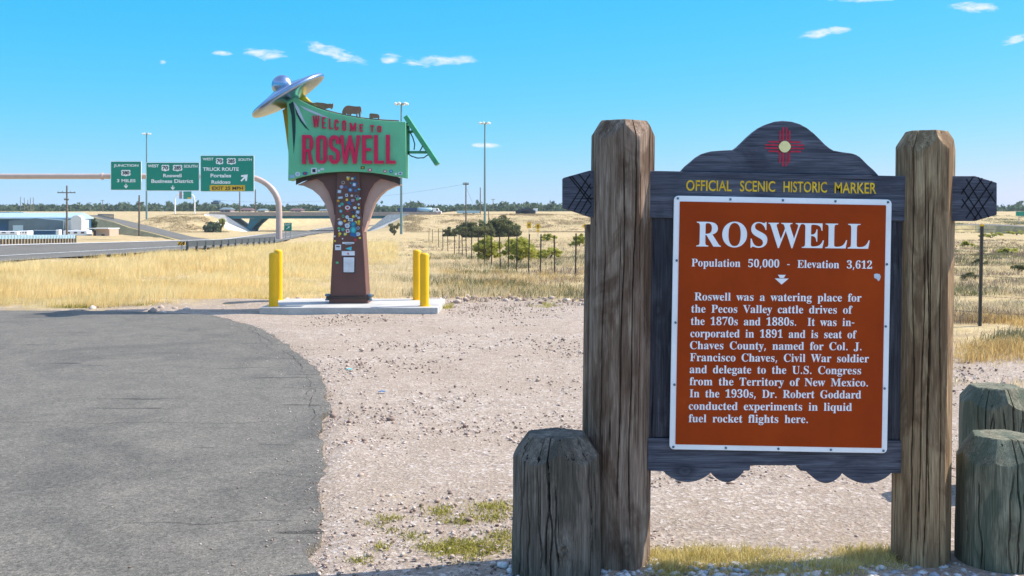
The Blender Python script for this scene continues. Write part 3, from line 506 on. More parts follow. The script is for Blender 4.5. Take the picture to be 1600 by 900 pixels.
def raised_road(name, top, bot, n=40, skirt=6):
    T = [W(*p) for p in top]; B = [W(*p) for p in bot]
    def samp(pl):
        u = np.linspace(0, 1, n); d = np.linspace(0, 1, len(pl))
        return [Vector([np.interp(k, d, [p[i] for p in pl]) for i in range(3)]) for k in u]
    A, C = samp(T), samp(B); mb = MB()
    for i in range(n): C[i].z = A[i].z = (A[i].z+C[i].z)/2
    v = []
    for a, c in zip(A, C): v += [a, c]
    mb.add(v, [(2*i, 2*i+1, 2*i+3, 2*i+2) for i in range(n-1)])
    o = mb.build(name, ROADMAT); o['kind'] = 'structure'
    sk = []
    for a, c in zip(A, C):
        d = (c-a); d.z = 0; d = d.normalized()
        sk += [a-d*skirt*2-Vector((0, 0, skirt)), a-d*1-Vector((0, 0, .03)), c+d*1-Vector((0, 0, .03)), c+d*skirt*2-Vector((0, 0, skirt))]
    k = MB(); k.add(sk, [(4*i+j, 4*i+j+1, 4*i+j+5, 4*i+j+4) for i in range(n-1) for j in range(3)])
    o = k.build('embankment', STRAW_SOIL); o['kind'] = 'structure'
STRAW_SOIL = plain('dry grass slope', (.40, .31, .14), .95, 0, .4, .8, .3)
raised_road('ramp_road', [(350, 376.6, 112), (300, 368, 135), (270, 360, 165), (240, 352.5, 200), (205, 344, 250), (155, 334.5, 330)],
            [(296, 377.6, 109), (270, 373.5, 128), (240, 366, 156), (205, 357.5, 190), (180, 349, 240), (135, 337.5, 325)])
raised_road('bend_road', [(1480, 350.5, 236), (1525, 347.8, 250), (1560, 347.5, 250), (1590, 349, 236), (1640, 352, 215)],
            [(1480, 353.5, 222), (1525, 354, 222), (1560, 355.5, 216), (1590, 357, 208), (1640, 361, 196)], 30, 3)

# ------------------------------------------------------------------ scattered stones
ICO = None
def stones(name, xs, ys, size, mat, squash=.65, sink=.25):
    bm = bmesh.new(); bmesh.ops.create_icosphere(bm, subdivisions=1, radius=1)
    bv = np.array([v.co[:] for v in bm.verts]); bf = np.array([[v.index for v in f.verts] for f in bm.faces]); bm.free()
    n = len(xs); k = len(bv)
    jit = bv[None]*(1+rng.uniform(-.28, .28, (n, k, 1)))
    sc3 = size[:, None, None]*np.stack([rng.uniform(.8, 1.4, n), rng.uniform(.7, 1.2, n), rng.uniform(.45, .9, n)*squash/.65], -1)[:, None, :]
    p = jit*sc3; a = rng.uniform(0, 2*PI, n); c, s = np.cos(a)[:, None], np.sin(a)[:, None]
    P = np.stack([p[..., 0]*c-p[..., 1]*s, p[..., 0]*s+p[..., 1]*c, p[..., 2]], -1)
    z = terrain(xs, ys)+size*(.5-sink)
    P += np.stack([xs, ys, z], -1)[:, None, :]
    f = (bf[None]+np.arange(n)[:, None, None]*k)
    return np_mesh(name, P.reshape(-1, 3), f.ravel(), np.full(n*len(bf), 3), mat, {'tint': ('FACE', np.repeat(rng.random(n), len(bf)))}, 'stuff')
def stone_mat(name, *cols):
    g = NG(name); at = g.n('ShaderNodeAttribute'); at.attribute_name = 'tint'
    col = g.ramp(at.outputs['Fac'], *[(i/(len(cols)-1), c) for i, c in enumerate(cols)])
    col = g.mix(.4, col, g.ramp(g.noise(150, detail=4), (.3, .2), (.7, .8)), 'OVERLAY'); return g.fin(col, .9, 0, .2)
ST_TAN = stone_mat('tan field stones', (.16, .11, .09), (.36, .27, .22), (.46, .36, .30), (.62, .53, .47))
ST_GREY = stone_mat('blue grey pebbles', (.20, .22, .26), (.36, .38, .42), (.52, .50, .47), (.60, .60, .60))
def scatter_gravel():
    n = 38000
    Y = 4.8*(24/4.8)**rng.random(n)**1.1; X = (rng.uniform(470, 1640, n)-800)*Y/F
    clump = vnoise(X+40, Y+40, .9, 9)
    ok = ~on_asphalt(X-.03, Y) & (Y < field_edge(X)+.5) & ~((abs(X+2.93) < 1.75) & (Y > 19.5) & (Y < 22)) & (rng.random(n) < clump**1.3*1.5)
    X, Y = X[ok], Y[ok]; s = .0028+.010*rng.random(len(X))**5+.0035*(rng.random(len(X)) < .42)
    s = s*(1+.05*(Y-5)); big = rng.random(len(X)) < .012; s[big] *= 2.0
    stones('gravel_stones', X, Y, s, ST_TAN)
    n = 1300; Y = 4.9+15*rng.random(n)**1.3; X = np.interp(Y, _ey, _ex)+.03-np.abs(rng.normal(0, 1, n))**2.2*.16
    stones('loose_grit', X, Y, .0025+.006*rng.random(n)**4, ST_TAN, .65, .1).location.z = .012
    n = 1500; X = rng.uniform(-.05, 3.3, n); Y = 4.85+.62*rng.random(n)+.12*rng.random(n)
    stones('pebbles', X, Y, .010+.016*rng.random(n)**2, ST_GREY, .6, .2)
    n = 500; X = rng.uniform(-8, 6, n); Y = field_edge(X)-.3+rng.normal(0, .5, n)
    ok = ~((abs(X+2.93) < 1.75) & (Y > 19.5) & (Y < 22)) & ~on_asphalt(X, Y)
    stones('field_edge_rocks', X[ok], Y[ok], .02+.06*rng.random(ok.sum())**4, ST_TAN)
scatter_gravel()

# ------------------------------------------------------------------ historic marker
RX, RY = (1213-800)/312, 5.5
ROLL = math.radians(.7)
marker = thing('historic_marker', (RX, RY, 0), 'wooden scenic historic marker with brown plaque between two tall log posts', 'historic marker')
marker.rotation_euler = (0, ROLL, 0)
def ml(px, row, roll=ROLL, c0=(1213, 885), off=(0, 0)):
    dx, dz = (px-c0[0])/312, (c0[1]-row)/312; c, s = math.cos(roll), math.sin(roll)
    return dx*c-dz*s+off[0], dx*s+dz*c+off[1]
def log_mesh(name, R, H, mat, parent, planes, sq=2.5, seed=1, cracks=9, cx=0, cy=0, taper=0., zb=-.12, local=True, flat=None, knot=None, n=400, nz=70, wob=.02):
    """split log with a faceted head: planes = (azimuth deg, height of the facet at the axis, slope)"""
    r = random.Random(seed); th = np.arange(n)*2*PI/n
    rad = R*(np.abs(np.cos(th))**sq+np.abs(np.sin(th))**sq)**(-1/sq)
    if flat: rad = np.minimum(rad, flat[1]*R/np.maximum(np.cos(th-math.radians(flat[0])), .05))
    rad *= 1+wob*np.interp(th, np.linspace(0, 2*PI, 14), np.append(nn := np.array([r.uniform(-1, 1) for _ in range(13)]), nn[0]))
    def ztop(x, y):
        z = np.full_like(x, H)
        for az, h0, sl in planes:
            a = math.radians(az); z = np.minimum(z, h0-sl*(x*math.cos(a)+y*math.sin(a)))
        return z
    V = []
    ck = [(r.uniform(0, 2*PI), r.uniform(.3, 1), r.uniform(0, 6), r.uniform(0, .75), r.uniform(.4, 1.1)) for _ in range(cracks)]
    ck += [(-PI/2+r.uniform(-1.1, 1.1), r.uniform(.6, 1.2), r.uniform(0, 6), r.uniform(0, .3), r.uniform(.75, 1.1)) for _ in range(cracks//2)]
    us = np.linspace(0, 1, nz)
    for u in us:
        rr = rad*(1+taper*(1-u))*(1+.006*np.sin(th*5+u*9+seed))
        zz = zb+(ztop(rad*np.cos(th), rad*np.sin(th))-zb)*u
        for a, d, ph, u0, u1 in ck:
            if u0 <= u <= u1:
                aa = a+.05*math.sin(u*5+ph)+.02*math.sin(u*17+ph*2)
                dd = np.abs((th-aa+PI) % (2*PI)-PI)
                rr = rr-np.where(dd < .016, .018*d*min(1, (u-u0)*12, max(0, (u1-u))*12+.15), 0)
        if knot:
            ka, kz, kr = knot
            dd = np.hypot((((th-ka+PI) % (2*PI))-PI)*R, zz-kz)
            rr = rr+np.where(dd < kr, -.008*np.cos(dd/kr*PI*1.5), 0)+.012*np.exp(-(dd/(kr*2.2))**2)
        V.append(np.stack([cx+rr*np.cos(th), cy+rr*np.sin(th), zz], -1))
    m = nz
    for q in np.linspace(.985, .02, 26):
        x, y = rad*np.cos(th)*q, rad*np.sin(th)*q
        z = ztop(x, y)
        for a, d, ph, u0, u1 in ck:
            if u1 > .99 and q > .35:
                dd = np.abs((th-(a+.05*math.sin(5+ph)+.02*math.sin(17+ph*2))+PI) % (2*PI)-PI)
                z = z-np.where(dd < .016, .016*d, 0)
        V.append(np.stack([cx+x, cy+y, z], -1)); m += 1
    V = np.concatenate(V); f = []
    mb = MB(); mb.v = [tuple(p) for p in V]
    mb.f = [(i*n+k, i*n+(k+1) % n, (i+1)*n+(k+1) % n, (i+1)*n+k) for i in range(m-1) for k in range(n)]+[tuple((m-1)*n+k for k in range(n))]
    return mb.build(name, mat, parent, local=local, smooth=38)
def rim_planes(R, H, drop, inset, azs): # facets which start `inset` inside the rim and fall `drop` at the rim
    sl = drop/inset; return [(a, H+sl*(R-inset), sl) for a in azs]
lx, _ = ml(972, 520); rx, _ = ml(1452.5, 520)
PH = 2.222
log_mesh('post', .160, PH, WOOD_POST, marker, rim_planes(.163, PH, .085, .05, (-128, -55, 180, 0, 125, 60)), 2.5, 3, 13, lx, .07, flat=(-36, .91))
log_mesh('post', .143, 2.19, WOOD_POST2, marker, rim_planes(.146, 2.19, .10, .055, (-125, -52, 180, 0, 125, 60)), 2.4, 8, 11, rx, .07, flat=(-34, .89))
# rear halves of the split posts, below the notch of the beam
for px, w, mt in ((945, .085, WOOD_POST), (1478, .07, WOOD_POST2)):
    x, z1 = ml(px, 352); b = MB(); b.box(x-w, x+w, .12, .24, -.05, z1); b.build('post_backing', mt, marker, local=True, bevel=.012)
pts = [(880, 279), (921, 267.5), (1030, 268), (1410, 276), (1524, 276), (1558, 286.5), (1558, 336.5), (1524, 346.5), (1410, 347), (1030, 341.5), (924, 340.7), (880, 326)]
b = MB(); b.poly([ml(*p) for p in pts], 0, .115); beam = b.build('crossbeam', WOOD_BOARD, marker, local=True, bevel=.004)
pts = [(1066, 267.2), (1073, 260), (1081, 253.5), (1089, 246.5), (1098, 241), (1106, 238.5), (1113, 237), (1130, 235.8), (1147, 235), (1154, 230), (1162, 222.5), (1170, 214.5), (1179, 206.6), (1188, 200), (1198, 195), (1211, 190.7), (1223.6, 189.3), (1238, 190.6), (1251, 194.5), (1262, 200.5), (1272.5, 208.7), (1281, 217), (1289.5, 225.7), (1297, 232), (1304, 236), (1318, 238.5), (1332, 240.3), (1339, 242.5), (1345, 246), (1351, 252), (1357.5, 258.6), (1366, 266), (1373.4, 272.5)]
pts = [ml(*p) for p in pts]; pts[0] = ml(1065, 268.8); pts[-1] = ml(1374.4, 275.2)
b = MB(); b.poly(pts, .012, .075); ped = b.build('pediment', WOOD_BOARD, marker, local=True, bevel=.004)
# sun symbol: flat painted routing
def sun_symbol():
    cx, cz = ml(1227, 230); q = 1/312; y = .012
    rays = MB()
    for ang in range(4):
        a = ang*PI/2
        for o, ln in ((-7.4, 25.5), (-2.5, 30.5), (2.5, 30.5), (7.4, 25.5)):
            v = [(9*.75, o-1.15), (ln, o-1.15), (ln, o+1.15), (9*.75, o+1.15)] if abs(o) > 5 else [(9.4, o-1.15), (ln, o-1.15), (ln, o+1.15), (9.4, o+1.15)]
            rays.poly([(cx+(u*math.cos(a)-w*math.sin(a))*q, cz+(u*math.sin(a)+w*math.cos(a))*q) for u, w in v], y-.002, y+.004)
    rays.build('sun_ray_pattern', SUNRED, ped, local=True)
    d = MB(); d.poly([(cx+9*q*math.cos(t*PI/12)*(1+.05*math.cos(t*PI/3)), cz+9*q*math.sin(t*PI/12)) for t in range(24)], y-.0035, y+.004); d.build('sun_disc', SUNYEL, ped, local=True)
sun_symbol()
# routed words on the beam
def beam_words():
    for s, x0, x1, r0 in (('OFFICIAL', 1072, 1143, 299.2), ('SCENIC', 1156, 1211, 300.3), ('HISTORIC', 1224, 1292, 301.3), ('MARKER', 1304, 1369, 302.8)):
        (ax, az), (bx, bz) = ml(x0, r0), ml(x1, r0)
        mb = MB(); vf = fit(sans(s, .012, .012), bx-ax, 17/312); mb.add(*place(vf, lambda x, y, z: (ax+x, -.001-z*.15, az+y))); mb.build('lettering', YELLOWTXT, beam, local=True)
beam_words()
def carved(px0, px1, lines):
    mb = MB()
    for (a, r0), (c, r1) in lines:
        (x0, z0), (x1, z1) = ml(a, r0), ml(c, r1); L = math.hypot(x1-x0, z1-z0); nx, nz = -(z1-z0)/L*.0028, (x1-x0)/L*.0028
        mb.poly([(x0+nx, z0+nz), (x1+nx, z1+nz), (x1-nx, z1-nz), (x0-nx, z0-nz)], -.002, .004)
    mb.build('carved_lattice', CARVE, beam, local=True)
carved(0, 0, [((889, 276.5), (924, 320)), ((904, 272.5), (924, 297)), ((922, 273), (888, 327)), ((923, 288), (897, 330.5)), ((923.5, 304), (906, 334)), ((924, 322), (914, 337)), ((893, 276), (924, 314))])
carved(0, 0, [((1502, 304), (1521, 276.7)), ((1502, 326), (1535, 279.5)), ((1509, 342), (1550, 284)), ((1521, 345), (1552, 300)), ((1503, 312), (1526, 345)), ((1504, 296), (1534, 342.5)), ((1510, 281), (1545, 340.5)), ((1528, 278), (1556, 318))])
for x0, x1, r0, r1 in ((1018, 1062, 340.5, 686), (1374, 1410, 346, 690)):
    (a, z1), (c, z0) = ml(x0, r0), ml(x1, r1); b = MB(); b.box(a, c, .018, .08, z0, z1); b.build('side_board', WOOD_BOARDV, marker, local=True, bevel=.004)
(a, z1), (c, z0) = ml(1060, 343), ml(1377, 690); b = MB(); b.box(a, c, .022, .07, z0, z1); b.build('backing_board', WOOD_BOARDV, marker, local=True)
def arc(p, bot, q, n=7): # scallop through three points
    return [(lerp(p[0], q[0], t), lerp(p[1], q[1], t)+(bot-(p[1]+q[1])/2)*math.sin(PI*t)**.75) for t in [i/(n*2) for i in range(n*2)]]
pts = [(1012, 686), (1012, 737), (1037, 738)]+arc((1037, 738), 755, (1111, 739.5), 10)+arc((1111, 739.5), 755, (1163, 737), 9)+[(1163, 737), (1172, 737), (1173, 728.5), (1249, 728.7), (1251, 737), (1263, 738)]+arc((1263, 738), 756.5, (1317, 740.5), 9)+arc((1317, 740.5), 757, (1393, 741), 10)+[(1393, 741), (1412, 741), (1412, 690)]
b = MB(); b.poly([ml(*p) for p in pts], .006, .085); b.build('scalloped_board', WOOD_BOARD, marker, local=True, bevel=.003)
# the plaque, hung a little more askew than its frame
PR = math.radians(1.05); PC = (1218.5, 507.5); pc = ml(*PC)
def pl(px, row): return ml(px, row, PR, PC, pc)
def rrect(x0, x1, z0, z1, r, n=6):
    out = []
    for cx, cz, a0 in ((x1-r, z1-r, 0), (x0+r, z1-r, 90), (x0+r, z0+r, 180), (x1-r, z0+r, 270)):
        out += [(cx+r*math.cos(math.radians(a0+90*i/n)), cz+r*math.sin(math.radians(a0+90*i/n))) for i in range(n+1)]
    return out
def rot_pts(pts, c, a): return [(c[0]+(x-c[0])*math.cos(a)-(z-c[1])*math.sin(a), c[1]+(x-c[0])*math.sin(a)+(z-c[1])*math.cos(a)) for x, z in pts]
PA = ROLL-PR
b = MB(); b.poly(rot_pts(rrect(pc[0]-.5435, pc[0]+.5435, pc[1]-.6335, pc[1]+.6335, .022), pc, PA), -.016, 0-.003); plaque = b.build('plaque', WHITE, marker, local=True, bevel=.002)
b = MB(); b.poly(rot_pts(rrect(pc[0]-.515, pc[0]+.515, pc[1]-.6075, pc[1]+.605, .004, 2), pc, PA), -.0185, -.010); b.build('brown_field', BROWN, plaque, local=True)
def rp(u, v): return pc[0]+u*math.cos(PA)-v*math.sin(PA), pc[1]+u*math.sin(PA)+v*math.cos(PA)
def serif_line(mb, s, x0, x1, row0, row1, cap, space=300):
    cs = serif(s, space); vf = fill(cs, .003); xs = [p[0] for p in vf[0]]
    # plaque coordinates before the tilt
    def un(px, row): dx, dz = (px-PC[0])/312, (PC[1]-row)/312; c, q = math.cos(PR), math.sin(PR); return dx*c-dz*q, dx*q+dz*c
    (u0, v0), (u1, v1) = un(x0, row0), un(x1, row1); a = (u1-u0)/(max(xs)-min(xs)); b = cap/312/455; m0 = min(xs)
    vf = ([((x-m0)*a, y*b, z) for x, y, z in vf[0]], vf[1])
    def M(x, y, z):
        p = rp(u0+x, lerp(v0, v1, x/(u1-u0))+y); return (p[0], -.0195-z, p[1])
    mb.add(*place(vf, M))
mb = MB(); serif_line(mb, 'ROSWELL', 1087, 1356.5, 385.8, 389.6, 38.5); mb.build('title_lettering', WHITE, plaque, local=True)
mb = MB(); serif_line(mb, 'Population  50,000  -  Elevation  3,612', 1079.5, 1360.5, 416.9, 420.6, 12, 230); mb.build('population_lettering', WHITE, plaque, local=True)
TXT = [('Roswell was a watering place for', 1084, 1344, 469.8), ('the Pecos Valley cattle drives of', 1079, 1330, 488.7), ('the 1870s and 1880s.  It was in-', 1078.4, 1332.8, 508), ('corporated in 1891 and is seat of', 1077.6, 1336.5, 527), ('Chaves County, named for Col. J.', 1077, 1344, 545.6), ('Francisco Chaves, Civil War soldier', 1077, 1355.5, 564.3), ('and delegate to the U.S. Congress', 1076.4, 1343.4, 583), ('from the Territory of New Mexico.', 1076.4, 1354, 601.8), ('In the 1930s, Dr. Robert Goddard', 1076.4, 1343.4, 620.6), ('conducted experiments in liquid', 1075, 1329, 640), ('fuel rocket flights here.', 1075, 1260.5, 659.4)]
mb = MB()
for s, x0, x1, r in TXT: serif_line(mb, s, x0, x1, r, r+(x1-x0)*.0075, 12.2, 330)
mb.build('body_lettering', WHITE, plaque, local=True)
b = MB(); b.poly([pl(*p) for p in ((1209.5, 435.6), (1231, 436), (1220, 445.2))], -.0215, -.012); b.poly([pl(*p) for p in ((1214.5, 430), (1226.5, 430.2), (1223.5, 435), (1217.5, 434.9))], -.0215, -.012); b.build('arrow_ornament', WHITE, plaque, local=True)
b = MB(); b.poly([pl(*p) for p in ((1364, 430), (1368, 429), (1373, 430), (1374.5, 434), (1373, 439), (1370.5, 441), (1368.5, 437.5), (1364.5, 436))], -.0205, -.015); b.build('chipped_paint', PALEGRN, plaque, local=True)
for u, v in [(-.53+1.06*i/4, .62) for i in range(5)]+[(-.53+1.06*i/4, -.621) for i in range(5)]+[(s*.53, .62-1.24*i/4) for s in (-1, 1) for i in (1, 2, 3)]:
    x, z = rp(u*.99, v); b = MB(); b.lathe([(.0062, 0), (.0062, .004), (.004, .007)], n=10, mat=Matrix.Translation((x, -.015, z)) @ Matrix.Rotation(PI/2, 4, 'X')); b.build('bolt', BOLT, plaque, local=True)

# ------------------------------------------------------------------ timber stumps beside the marker
def stump(px, row_top, Y, R, seed, label, mat, azs, knot=None, tap=.05):
    x = (px-800)*Y/F; H = CAM_Z+(HZ-row_top)*Y/F
    o = thing('timber_bollard', (x, Y, 0), label, 'bollard', 'cut timber bollards round the marker')
    log_mesh('stump', R, H, mat, o, rim_planes(R, H, .11, R*.36, azs), 2.25, seed, 12, taper=tap, knot=knot, n=420, nz=64, wob=.03)
    if knot:
        m = MB(); a, kz, kr = knot; Rn = R*1.03
        for r0, mt, nm, d in ((kr*.95, CARVE, 'knot_ring', .003), (kr*.68, WOOD_POST2, 'knot', .007)):
            m = MB(); m.lathe([(r0, -.02), (r0*.95, 0), (r0*.55, d), (.001, d*.4)], n=18, mat=Matrix.Translation(((Rn-.004)*math.cos(a), (Rn-.004)*math.sin(a), kz)) @ Matrix.Rotation(a, 4, 'Z') @ Matrix.Rotation(PI/2, 4, 'Y') @ Matrix.Scale(1.15, 4, (1, 0, 0))); m.build(nm, mt, o, local=True, smooth=50)
    return o
stump(870, 677, 5.42, .212, 21, 'dark timber bollard with a round knot, left of the marker', WOOD_STUMP, (-120, -60, 0, 60, 120, 180), (-PI/2+.09, .17, .03))
stump(1566, 679, 5.55, .208, 35, 'mossy timber bollard in front of the other one at the marker\'s right post', WOOD_GREEN, (-100, -35, 30, 95, 160, 215))
stump(1556, 603, 6.95, .215, 44, 'green tinted timber bollard set back behind the right log post', WOOD_GREEN, (-125, -65, -5, 55, 115, 175))

# ------------------------------------------------------------------ welcome sign on its pad
SY = 20.6
def P(px, row, Y=SY): return W(px, row, Y)
def xz(pts, Y=SY, k=None): # zoom-crop picks -> metres
    out = []
    for x, y in pts:
        if k: x, y = x/k[0]+k[1], y/k[0]+k[2]
        p = W(x, y, Y); out.append((p.x, p.z))
    return out
K1 = (1371/320, 380, 90); K2 = (3.75, 380, 260)
b = MB(); b.plan([(-4.53, 19.68), (-1.33, 19.68), (-1.33, 21.85), (-4.53, 21.85)], -.05, .115); pad = b.build('concrete_pad', CONC, None, origin=(-2.93, 20.7, 0), bevel=.012)
tag(pad, 'low pale concrete pad under the welcome sign', 'concrete pad')
ws = thing('welcome_sign', (-2.97, SY, .115), 'green welcome sign with flying saucer on a sticker covered brown column', 'welcome sign')
b = MB(); b.poly(xz([(508, 772), (722, 772), (711, 560), (700, 385), (690, 280), (681, 35), (549, 35), (540, 280), (530, 385), (519, 560)], SY, K2), SY, SY+.55); column = b.build('column', BROWN_ST, ws, bevel=.01)
b = MB(); p0, p1 = P(382+488/3.75-2, 463.4), P(380+742/3.75, 466.6); b.box(p0.x, p1.x, SY-.05, SY+.6, p1.z, p0.z); b.build('flange', BROWN_DK, ws, bevel=.006)
b = MB(); p0, p1 = P(514.5, 466.6), P(574.3, 474); b.box(p0.x, p1.x, SY-.02, SY+.57, .11, p0.z-.002); b.build('base_plate', BROWN_ST, ws)
for px in (511.5, 577):
    q = P(px, 465.5); b = MB(); b.lathe([(.05, -.05), (.05, -.02), (.03, -.02), (.03, .03), (.055, .03), (.055, .06), (.03, .075)], (q.x, SY+.05, q.z), 10); b.build('anchor_bolt', BOLT, ws)
A_L = [(310, 108), (345, 112), (400, 137), (440, 172), (470, 215), (490, 268), (505, 315), (515, 345), (528, 385)]
B_L = [(540, 385), (534, 275), (525, 210), (500, 140), (465, 90), (430, 70), (380, 82), (345, 92)]
C_L = [(345, 95), (385, 74), (440, 54), (552, 38), (541, 280), (532, 285), (524, 225), (500, 152), (465, 96), (430, 72), (395, 80)]
mir = lambda pts: [(1231-x, y) for x, y in pts]
for fn in (lambda q: q, mir):
    b = MB(); b.poly(xz(fn(A_L+B_L), SY, K2), SY+.12, SY+.5); b.build('curved_bracket', TAN_ST, ws)
    b = MB(); b.poly(xz(fn([(x, y) for x, y in C_L]), SY, K2), SY+.05, SY+.118); b.build('curved_web', BROWN_ST, ws)
b = MB(); b.poly(xz([(308, 70), (308, 108), (345, 90), (400, 71), (470, 55), (545, 46), (690, 46), (762, 55), (830, 71), (885, 92), (919, 108), (919, 68), (830, 30), (400, 30)], SY, K2), SY+.01, SY+.045); b.build('soffit_band', BROWN_DK, ws)
TOP = [(300, 292), (345, 264), (400, 294), (450, 319), (505, 342), (560, 360), (630, 379), (700, 394), (775, 408), (850, 418), (940, 427), (1040, 432), (1093, 435)]
BOT = [(1097, 808), (1050, 800), (1000, 793), (925, 779), (850, 770), (775, 766), (700, 764), (625, 767), (550, 772), (475, 783), (400, 799), (350, 813), (312, 826)]
LEF = [(314, 700), (313, 560), (311, 430), (306, 350)]
YF = SY-.16
b = MB(); b.poly(xz(TOP+BOT+LEF, SY, K1), YF, SY+.30); panel = b.build('sign_panel', GREEN_SIGN, ws, bevel=.008)
b = MB(); b.poly(xz([(262, 352), (268, 380), (285, 500), (300, 620), (312, 690), (330, 690), (330, 330), (360, 275), (530, 346), (528, 333), (440, 288), (397, 244), (360, 262), (305, 300), (276, 308), (277, 345)], SY+.31, K1), SY+.305, SY+.62); b.build('rear_panel', GOLD, ws, bevel=.008)
# dark and pale pennant graphics
def deco(name, pts, mat, y=.006): b = MB(); b.poly(xz(pts, SY, K1), YF-y, YF+.01); return b.build(name, mat, panel)
deco('painted_spike', [(318, 318), (345, 300), (352, 330), (362, 420), (362, 500), (357, 570), (350, 645), (345, 560), (340, 470), (335, 390)], DKGREEN)
deco('painted_spike', [(352, 312), (366, 350), (385, 392), (410, 438), (455, 494), (424, 472), (392, 430), (368, 385)], DKGREEN, .007)
deco('painted_spike', [(347, 297), (366, 318), (384, 345), (396, 372), (412, 410), (438, 462), (405, 425), (380, 383), (360, 340)], PALEGRN, .009)
deco('painted_swoosh', [(388, 325), (440, 345), (500, 372), (560, 398), (592, 413), (545, 402), (490, 383), (430, 356)], PALEGRN, .005)
# condensed block letters, drawn in a unit box
def band(pts, t):
    L, R = [], []
    for i, p in enumerate(pts):
        a = pts[max(i-1, 0)]; c = pts[min(i+1, len(pts)-1)]; d = math.hypot(c[0]-a[0], c[1]-a[1]) or 1
        nx, ny = -(c[1]-a[1])/d*t/2, (c[0]-a[0])/d*t/2; L.append((p[0]+nx, p[1]+ny)); R.append((p[0]-nx, p[1]-ny))
    return L+R[::-1]
def rr(x0, x1, y0, y1, r): return rrect(x0, x1, y0, y1, r, 5)
def block(c, w, t):
    h = 1.; th = t*.82
    if c == 'O': return [rr(0, w, 0, 1, w*.42), rr(t, w-t, th, 1-th, (w-2*t)*.45)]
    if c == 'E': return [[(0, 0), (w, 0), (w, th), (t, th), (t, .44), (w*.9, .44), (w*.9, .44+th), (t, .44+th), (t, 1-th), (w, 1-th), (w, 1), (0, 1)]]
    if c == 'L': return [[(0, 0), (w, 0), (w, th), (t, th), (t, 1), (0, 1)]]
    if c == 'T': return [[(w/2-t/2, 0), (w/2+t/2, 0), (w/2+t/2, 1-th), (w, 1-th), (w, 1), (0, 1), (0, 1-th), (w/2-t/2, 1-th)]]
    if c == 'W':
        q = t*.9
        return [[(0, 1), (w*.18, 0), (w*.18+q, 0), (w*.5, .62), (w*.82-q, 0), (w*.82, 0), (w, 1), (w-q, 1), (w*.755, .34), (w*.5+q*.42, 1), (w*.5-q*.42, 1), (w*.245, .34), (q, 1)]]
    if c == 'M': return [[(0, 0), (t, 0), (t, .62), (w*.5-t*.3, 0), (w*.5+t*.3, 0), (w-t, .62), (w-t, 0), (w, 0), (w, 1), (w-t*1.1, 1), (w*.5, .42), (t*1.1, 1), (0, 1)]]
    if c == 'R':
        o = [(0, 0), (t, 0), (t, .42), (w*.48, .42), (w-t, 0), (w, 0), (w*.74, .46)]+[(w-.28*w+.28*w*math.cos(a), .72-.0+.28*math.sin(a)*1.0) for a in [(-70+160*i/8)*PI/180 for i in range(9)]]+[(0, 1)]
        return [o, [(t, .42+th*.85), (w-.3*w, .42+th*.85), (w-t*1.02, .55+th*.4), (w-t*1.02, .84-th*.4), (w-.3*w, 1-th), (t, 1-th)]]
    r = w/2-t/2
    if c == 'C': cl = [(w-t/2, .66), (w-t/2, 1-w/2)]+[(w/2+r*math.cos(a*PI/180), 1-w/2+(w/2-th/2)*math.sin(a*PI/180)) for a in range(20, 181, 20)]+[(t/2, w/2)]+[(w/2+r*math.cos(a*PI/180), w/2+(w/2-th/2)*math.sin(a*PI/180)) for a in range(200, 361, 20)]+[(w-t/2, .34)]
    if c == 'S': cl = [(w-t/2, .70), (w-t/2, 1-w/2)]+[(w/2+r*math.cos(a*PI/180), 1-w/2+(w/2-th/2)*math.sin(a*PI/180)) for a in range(20, 181, 20)]+[(t/2, .68), (t/2+.03*w, .6), (w*.32, .545), (w*.68, .455), (w-t/2-.03*w, .4), (w-t/2, .32), (w-t/2, w/2)]+[(w/2+r*math.cos(a*PI/180), w/2+(w/2-th/2)*math.sin(a*PI/180)) for a in range(-20, -181, -20)]+[(t/2, .30)]
    return [band(cl, t)]
def letter_group(name, items, stem, depth):
    for c, x0, x1, y0, y1 in items:
        h = (y1-y0); w = (x1-x0)/h
        vf = fill(block(c, w, stem/h), depth)
        (ax, az), (_, bz) = xz([(x0, y1), (x0, y0)], YF, K1); s = bz-az; rx_ = (rnd.random()-.5)*0
        mb = MB(); mb.add(*place(vf, lambda x, y, z: (ax+x*s, YF-depth/2-z-.002, az+y*s))); mb.build(name, RED_LET, panel)
letter_group('letter', [('W', 466, 512, 389, 467), ('E', 528, 554, 399, 474), ('L', 575, 599, 409, 479), ('C', 611, 640, 415, 486), ('O', 663, 691, 421, 491), ('M', 714, 758, 437, 494), ('E', 779, 803, 446, 496), ('T', 850, 877, 453, 499), ('O', 897, 926, 456, 501)], 9.6, .03)
letter_group('letter', [('R', 397, 471, 519, 712), ('O', 490, 563, 521, 711), ('S', 576, 649, 522, 711), ('W', 650, 784, 521, 711), ('E', 797, 861, 520, 711), ('L', 877, 943, 519, 711), ('L', 957, 1021, 518, 711)], 25.5, .05)
